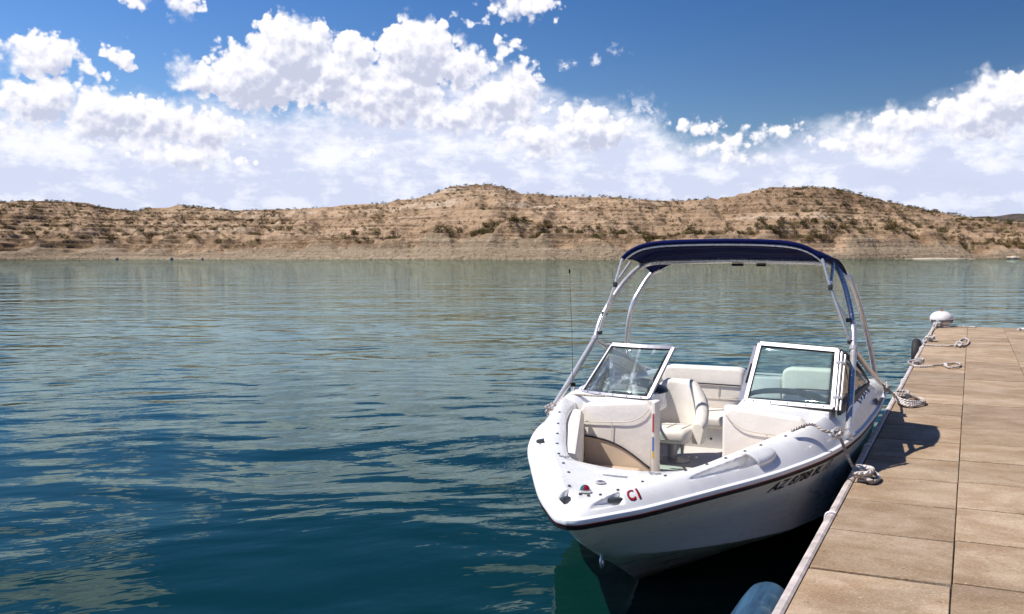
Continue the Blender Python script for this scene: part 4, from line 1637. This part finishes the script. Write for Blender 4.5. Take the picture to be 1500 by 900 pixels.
# stern bench
MB().box((-.46, 4.88, .21), (1.10, .52, .22), .02).build('bench_base', M['gelcoat'], boat)
MB().box((-.46, 4.85, .375), (1.12, .62, .125), .045, None, 4).build('bench_cushion', M['vinyl'], boat, 60)
for (u0, u1, zt, nm) in ((-1.0, -.115, .862, 'stern_backrest'), (.27, .99, .895, 'stern_backrest')):
    poly = [(u0, 5.15, .40), (u1, 5.15, .40), (u1, 5.18, zt - .03), (u1 - .05, 5.18, zt), (u0 + .06, 5.18, zt), (u0, 5.18, zt - .04)]
    sb = MB().prism(poly, (0, .17, 0), .04, 4).build(nm, M['vinyl'], boat, 60)
    mb = MB()
    mb.tube(catmull([(u0 + .02, 5.145, .65), (u0 + .15, 5.15, .68), (u0 + .35, 5.155, .685), (u1 - .03, 5.155, .68)], 5), .008, 8)
    mb.build('navy_piping', M['navy_piping'], sb)
    mb = MB()
    for q in (.40, .70):
        uu = u0 + (u1 - u0) * q
        mb.tube([(uu, 5.154, .67), (uu, 5.15, .55)], .005, 6)
    mb.tube([(u0 + .03, 5.148, .545), (u1 - .03, 5.148, .545)], .005, 6)
    mb.build('seat_seam', M['seam'], sb)
MB().box((.60, 4.88, .21), (.74, .52, .22), .02).build('bench_base', M['gelcoat'], boat)
MB().box((.60, 4.85, .375), (.76, .62, .125), .045, None, 4).build('bench_cushion', M['vinyl'], boat, 60)
MB().box((.08, 5.21, .42), (.36, .06, .72), .015).build('stern_door', M['gelcoat'], boat)
MB().lathe((-.32, 4.615, .2), [(.012, 0), (.010, .01)], 10, (0, -1, 0)).build('drain_plug', M['dark'], boat)


# windshields
def bar(mb, p, q, w, d, nrm_):
    """a flat bar from p to q, width w in the pane's plane, depth d along nrm_"""
    p, q, n_ = Vector(p), Vector(q), Vector(nrm_).normalized()
    t = (q - p).normalized()
    s_ = n_.cross(t).normalized()
    vs = []
    for e in (p, q):
        for a_, b_ in ((-1, -1), (1, -1), (1, 1), (-1, 1)):
            vs.append(e + s_ * (a_ * w / 2) + n_ * (b_ * d / 2))
    mb.add(vs, [(0, 1, 2, 3), (7, 6, 5, 4), (0, 4, 5, 1), (1, 5, 6, 2), (2, 6, 7, 3), (3, 7, 4, 0)])


def pane(corners, bow_out, n=10):
    """curved pane surface from four corners BL BR TR TL; bulges by bow_out towards the bow"""
    BL, BR, TR, TL = [Vector(c_) for c_ in corners]
    rws = []
    for i in range(n + 1):
        v = i / n
        row = []
        for j in range(n + 1):
            w = j / n
            p = (BL * (1 - w) + BR * w) * (1 - v) + (TL * (1 - w) + TR * w) * v
            p = p + Vector((0, -bow_out * math.sin(math.pi * w), 0))
            row.append(p)
        rws.append(row)
    return rws


def windshield(corners, bow_out, gm, widths, name='windshield'):
    rws = pane(corners, bow_out)
    n_ = (Vector(corners[1]) - Vector(corners[0])).cross(Vector(corners[3]) - Vector(corners[0])).normalized()
    fr = MB()
    n = len(rws) - 1
    for row, w in ((rws[0], widths[0]), (rws[n], widths[2])):
        for j in range(n):
            bar(fr, row[j], row[j + 1] + (row[j + 1] - row[j]) * 0.02, w, .022, n_)
    for j, w in ((0, widths[3]), (n, widths[1])):
        bar(fr, rws[0][j], rws[n][j], w, .026, n_)
    f = fr.build(name, M['alu'], boat, 30)
    g = MB().grid(rws).build('glass', gm, f, 180)
    so = g.modifiers.new('t', 'SOLIDIFY')
    so.thickness = .005
    # rubber gasket along the bottom and under the top bar
    gk, gk2 = MB(), MB()
    for j in range(n):
        off = Vector((0, -.013, -widths[0] * .62))
        bar(gk, rws[0][j] + off, rws[0][j + 1] + off, .012, .02, n_)
        off2 = Vector((0, -.004, -widths[2] * .62))
        bar(gk2, rws[n][j] + off2, rws[n][j + 1] + off2, .008, .016, n_)
    gk.build('gasket', M['black'], f, None)
    gk2.build('gasket', M['black'], f, None)
    # screw heads
    sc = MB()
    for j in range(1, n, 2):
        sc.lathe(rws[0][j] - n_ * -.012 if n_.y < 0 else rws[0][j] - n_ * .012, [(.006, 0), (.005, .004)], 8, n_ if n_.y < 0 else -n_)
    sc.build('screws', M['dark'], f)
    return f


windshield([(-1.0, 2.80, .87), (-.36, 2.66, .868), (-.25, 3.0, 1.262), (-.80, 3.0, 1.268)], .035, M['glass_dirty'], (.022, .028, .032, .014))
windshield([(.40, 2.84, .875), (1.095, 2.68, .885), (1.09, 2.95, 1.30), (.46, 3.09, 1.318)], .0, M['glass'], (.032, .030, .032, .032))
# the fixed inner post with its dark latch slot, behind the folded pane
po = MB()
nn = Vector((0.1, -1, .5))
bar(po, (.345, 2.90, .86), (.425, 3.13, 1.29), .045, .02, nn)
pst = po.build('centre_post', M['alu'], boat)
sl = MB()
bar(sl, Vector((.372, 2.975, 1.00)) + nn.normalized() * .011, Vector((.400, 3.055, 1.15)) + nn.normalized() * .011, .014, .006, nn)
sl.build('latch_slot', M['black'], pst)
# hinge rods on the outer post
hr = MB()
hr.tube([(1.125, 2.66, .87), (1.125, 2.93, 1.29)], .010, 8)
hr.tube([(1.15, 2.67, .87), (1.15, 2.93, 1.27)], .008, 8)
for q in (.22, .82):
    hr.box((1.125, 2.655 + .27 * q, .87 + .42 * q), (.075, .025, .022), .006)
hr.build('hinge_rods', M['chrome'], boat)
# sides
for sgn in (-1, 1):
    f_ = 1.0 if sgn > 0 else 1.0
    low = [(1.13, 2.74, .875), (1.145, 3.3, .865), (1.15, 3.9, .85), (1.145, 4.5, .83), (1.135, 4.95, .81)]
    upp = [(1.10, 2.97, 1.295), (1.09, 3.30, 1.26), (1.095, 3.75, 1.17), (1.11, 4.35, 1.03), (1.135, 4.97, .815)]
    if sgn < 0:
        low[0] = (1.02, 2.84, .875)
        low[1] = (1.10, 3.25, .87)
        upp[0] = (.82, 3.02, 1.265)
        upp[1] = (.93, 3.25, 1.24)
        upp[2] = (1.03, 3.75, 1.15)
    lo_c = [Vector((sgn * p[0], p[1], p[2])) for p in catmull(low, 6)]
    up_c = [Vector((sgn * p[0], p[1], p[2])) for p in catmull(upp, 6)]
    fr = MB()
    fr.tube(up_c, .013, 8)
    fr.tube(lo_c, .013, 8)
    fw = fr.build('side_window', M['dark'] if sgn > 0 else M['alu'], boat)
    rws = [[a_ * (1 - q) + b_ * q for q in np.linspace(0, 1, 5)] for a_, b_ in zip(lo_c, up_c)]
    g = MB().grid(rws).build('glass', M['glass'], fw, 180)
    so = g.modifiers.new('t', 'SOLIDIFY')
    so.thickness = .005
    bs = MB()
    for i in range(len(lo_c) - 1):
        bar(bs, lo_c[i] + Vector((0, 0, -.03)), lo_c[i + 1] + Vector((0, 0, -.03)), .05, .025, (1, 0, .1))
    bs.build('window_base', M['dark'], fw, None)
    if sgn > 0:
        MB().tube([(1.135, 3.42, .86), (1.10, 3.22, 1.25)], .009, 8).build('window_mullion', M['dark'], fw)

# ------------------------------------------------------------------ tower and sunshade
for sgn in (-1, 1):
    s = lambda p: (sgn * p[0], p[1], p[2])
    ft = (1.215, 2.64, .725)
    J = (1.15, 3.5, 1.27)
    leg = catmull([s(ft), s((1.185, 3.05, .98)), s(J)], 6)
    lo = MB().tube(leg, .026, 14).build('tower_leg', M['chrome'], boat, 60)
    b = MB()
    b.lathe(Vector(s(ft)) + Vector((0, -.03, -.035)), [(.042, 0), (.042, .012), (.030, .02), (.030, .05)], 16, (sgn * .6, -.3, .7))
    b.lathe(Vector(s(J)) + Vector((0, -.03, -.02)), [(.034, 0), (.034, .05)], 14, (0, .82, .56))
    b.build('collar', M['chrome'], lo)
    up = catmull([s(J), s((1.125, 3.62, 1.47)), s((1.04, 3.86, 1.73)), s((.95, 4.08, 1.90)), s((.86, 4.18, 1.965)), s((.72, 4.2, 1.985))], 6)
    MB().tube(up, .026, 14).build('tower_leg', M['chrome'], boat, 60)
    rear = catmull([s((1.19, 4.60, .79)), s((1.165, 4.47, 1.18)), s((1.10, 4.42, 1.52)), s((1.03, 4.52, 1.72)), s((.965, 4.62, 1.85)), s((.88, 4.66, 1.90))], 6)
    if sgn > 0:
        rear = catmull([(1.185, 5.12, .84), (1.15, 5.0, 1.10), (1.08, 4.80, 1.48), (1.02, 4.68, 1.72), (.965, 4.63, 1.85), (.88, 4.66, 1.90)], 6)
    MB().tube(rear, .026, 14).build('tower_leg', M['chrome'], boat, 60)
    MB().tube([s((1.15, 3.52, 1.255)), s((1.185, 4.4, 1.00)), s((1.2, 5.55, .74))], .024, 12).build('tower_brace', M['chrome'], boat, 60)
    # thin sunshade struts with their clamps
    kn = (.955, 3.5, 1.78)
    st = MB().tube([s((.885, 3.50, 2.02)), s(kn)], .014, 10).tube([s((.93, 3.85, 1.98)), s(kn)], .014, 10)
    st.tube([s(kn), s((1.07, 3.50, 1.46)), s((1.115, 3.52, 1.33))], .013, 10)
    st.tube([s((kn[0] + .03, kn[1] + .04, kn[2] - .1)), s((1.085, 3.60, 1.50))], .010, 8)
    so = st.build('shade_strut', M['chrome'], boat, 60)
    kb = MB().box(s(kn), (.035, .04, .05), .008).box(s((1.12, 3.53, 1.325)), (.05, .05, .035), .008).box(s((1.095, 3.60, 1.50)), (.05, .04, .035), .008)
    kb.build('clamp', M['dark'], so)
MB().tube([(-.74, 4.2, 1.984), (0, 4.2, 2.0), (.74, 4.2, 1.984)], .026, 14).build('tower_crossbar', M['chrome'], boat, 60)
pads = MB().box((.02, 4.19, 1.958), (.11, .025, .022), .006).box((.24, 4.19, 1.956), (.09, .025, .022), .006)
pads.build('strap_pads', M['black'], boat)
rws = []
NA, NC = 14, 41
for i in range(NA + 1):
    w = i / NA
    a = 3.48 + 1.19 * w
    hw = .895 + .055 * w
    zc = 2.175 - .03 * w - .125 * w ** 2
    drop = .165 + .0 * w
    row = []
    for j in range(NC):
        v = -1 + 2 * j / (NC - 1)
        z = zc - drop * (0.20 * v * v + 0.80 * abs(v) ** 7)
        wob = .008 * math.sin(7 * v + 3 * w) * math.sin(math.pi * w) - .02 * math.sin(math.pi * w)
        sag = .035 * math.sin(math.pi * w) * abs(v) ** 6
        row.append((hw * v * (1 + .015 * math.sin(math.pi * w)), a + .03 * abs(v) ** 4 * (1 - w), z + wob * (1 - abs(v) ** 3) + sag))
    rws.append(row)
can = MB().grid(rws).build('sunshade_canopy', M['canvas'], boat, 180)
so = can.modifiers.new('t', 'SOLIDIFY')
so.thickness = .006
for w_i in (5, 10):
    MB().tube([Vector(p) + Vector((0, 0, -.006)) for p in rws[w_i]], .005, 6).build('canopy_seam', M['navy_piping'], can, 180)
MB().tube(rws[0], .019, 10).build('front_hem', M['canvas'], can, 180)
MB().tube(rws[-1], .014, 10).build('rear_hem', M['canvas'], can, 180)
MB().tube([Vector(p) + Vector((0, .012, -.030)) for p in rws[0]], .010, 8).build('canopy_bow', M['chrome'], can, 180)
# side straps
for sgn in (-1, 1):
    p = [Vector(r[-1 if sgn > 0 else 0]) for r in rws]
    MB().tube(p, .011, 8).build('side_hem', M['canvas'], can, 180)

# antenna, bow eye, boat cleat
an = MB().lathe((-1.115, 2.86, .80), [(.030, 0), (.030, .012), (.017, .02), (.017, .10)], 14).build('antenna', M['chrome'], boat)
MB().lathe((-1.115, 2.86, .90), [(.024, 0), (.024, .028), (.008, .035)], 14).build('antenna_base', M['black'], an)
MB().tube([(-1.115, 2.86, .93), (-1.118, 2.84, 1.4), (-1.125, 2.80, 1.90)], [.0026, .002, .0014], 6).build('whip', M['dark'], an)
MB().lathe((-1.125, 2.80, 1.89), [(.004, 0), (.008, .01), (.008, .03), (.004, .04)], 8).build('whip_tip', M['black'], an)
ring = [(0.0 + .002, .575 + .022 * math.cos(2 * math.pi * k / 16), .150 + .034 * math.sin(2 * math.pi * k / 16)) for k in range(16)]
MB().tube(ring, .009, 8, True).build('bow_eye', M['chrome'], boat)
bc = MB()
c0 = Vector((1.155, 2.28, .755))
bc.lathe(c0, [(.035, -.02), (.035, .015), (.02, .03)], 14, (.6, -.2, .75))
pts = [c0 + Vector((.035, -.03, .02)) + Vector((.034 * math.cos(2 * math.pi * k / 14), .0 + .02 * math.cos(2 * math.pi * k / 14), .034 * math.sin(2 * math.pi * k / 14))) for k in range(14)]
bc.tube(pts, .008, 8, True)
bc.build('gunwale_cleat', M['chrome'], boat)

# ------------------------------------------------------------------ mooring lines of the boat
def from_boat(pts):
    m = Matrix.Translation(BOW) @ Matrix.Rotation(HEAD - rad(0.3), 4, 'Z')
    return [m @ Vector(p) for p in pts]


l1 = [(.90, 2.02, .80), (.98, 2.18, .825), (1.03, 2.24, .815), (1.09, 2.22, .785), (1.14, 2.24, .775), (1.18, 2.26, .775), (1.19, 2.28, .74)]
l2 = [(1.17, 2.28, .77), (1.21, 2.30, .70), (1.235, 2.33, .62), (1.285, 2.38, .50), (1.345, 2.42, DZ + .06)]
rope('bow_spring_line', from_boat(l1 + l2[1:]), .014, 'beige rope from the boat gunwale down to the nearest dock cleat', 'rope', None,
     extra=[(from_boat([(1.15, 2.25, .74), (1.20, 2.24, .77), (1.21, 2.30, .79), (1.16, 2.33, .78), (1.14, 2.28, .75), (1.19, 2.24, .74)]), .013),
            (from_boat(l2), .012)])
w_ = wraps(1.36, 2.42, .02, 2, 9)
rope('cleat_hitch', from_dock(w_ + [(1.42, 2.30, DZ + .03), (1.46, 2.40, DZ + .025), (1.45, 2.52, DZ + .03), (1.38, 2.56, DZ + .06)]), .021,
     'thick rope hitched in a tight lump over the nearest dock cleat', 'rope')
l3 = [(-1.20, 2.52, .735), (-1.235, 2.56, .70), (-1.21, 2.64, .74), (-1.17, 2.58, .79), (-1.22, 2.50, .76), (-1.19, 2.60, .735), (-1.13, 2.66, .815), (-1.06, 2.68, .85),
      (-.98, 2.64, .862), (-.88, 2.60, .868), (-.70, 2.585, .875)]
rope('tower_foot_line', from_boat(l3), .011, 'tan rope knotted round the tower foot on the side away from the dock', 'rope')
stern = [(1.19, 5.55, .74), (1.235, 5.60, .70), (1.26, 5.9, .62), (1.28, 6.2, .54), (1.30, 6.45, .48), (1.34, 6.6, DZ + .07)]
hang = [(1.21, 5.0, .70), (1.262, 4.9, .66), (1.275, 4.8, .61), (1.25, 5.0, .56)]
rr = random.Random(6)
knot = []
for k in range(16):
    knot.append((1.25 + rr.uniform(-.03, .035), 5.6 + rr.uniform(-.14, .14), .68 + rr.uniform(-.05, .06)))
bundle = []
for k in range(14):
    bundle.append((1.245 + rr.uniform(-.01, .035), 4.62 + rr.uniform(-.2, .2), .69 + rr.uniform(-.06, .03)))
rope('stern_line', from_boat(stern), .015, 'white stern rope tangled between the boat quarter and the second dock cleat', 'rope', None,
     extra=[(from_boat(knot), .012)])
rope('hanging_line', from_boat(bundle), .010, 'bunch of grey rope hanging against the boat side below the tower brace', 'rope')
loops = []
for k in range(3):
    q = .02 * k
    loops += [(1.36, 6.60, DZ + .05 + q), (1.45, 6.95 - .06 * k, zR + q), (1.58, 6.72, zR + .4 * q), (1.60, 6.50, zR + .4 * q), (1.48, 6.24 + .04 * k, zR + q), (1.36, 6.32, DZ + .045 + q), (1.31, 6.55, DZ + .07 + q)]
rope('coiled_line', from_dock(loops), .017, 'white rope coiled in loops over the dock cleat beside the boat stern', 'rope', None,
     extra=[(from_dock(wraps(1.365, 6.55, .018, 4, 2)), .018)])
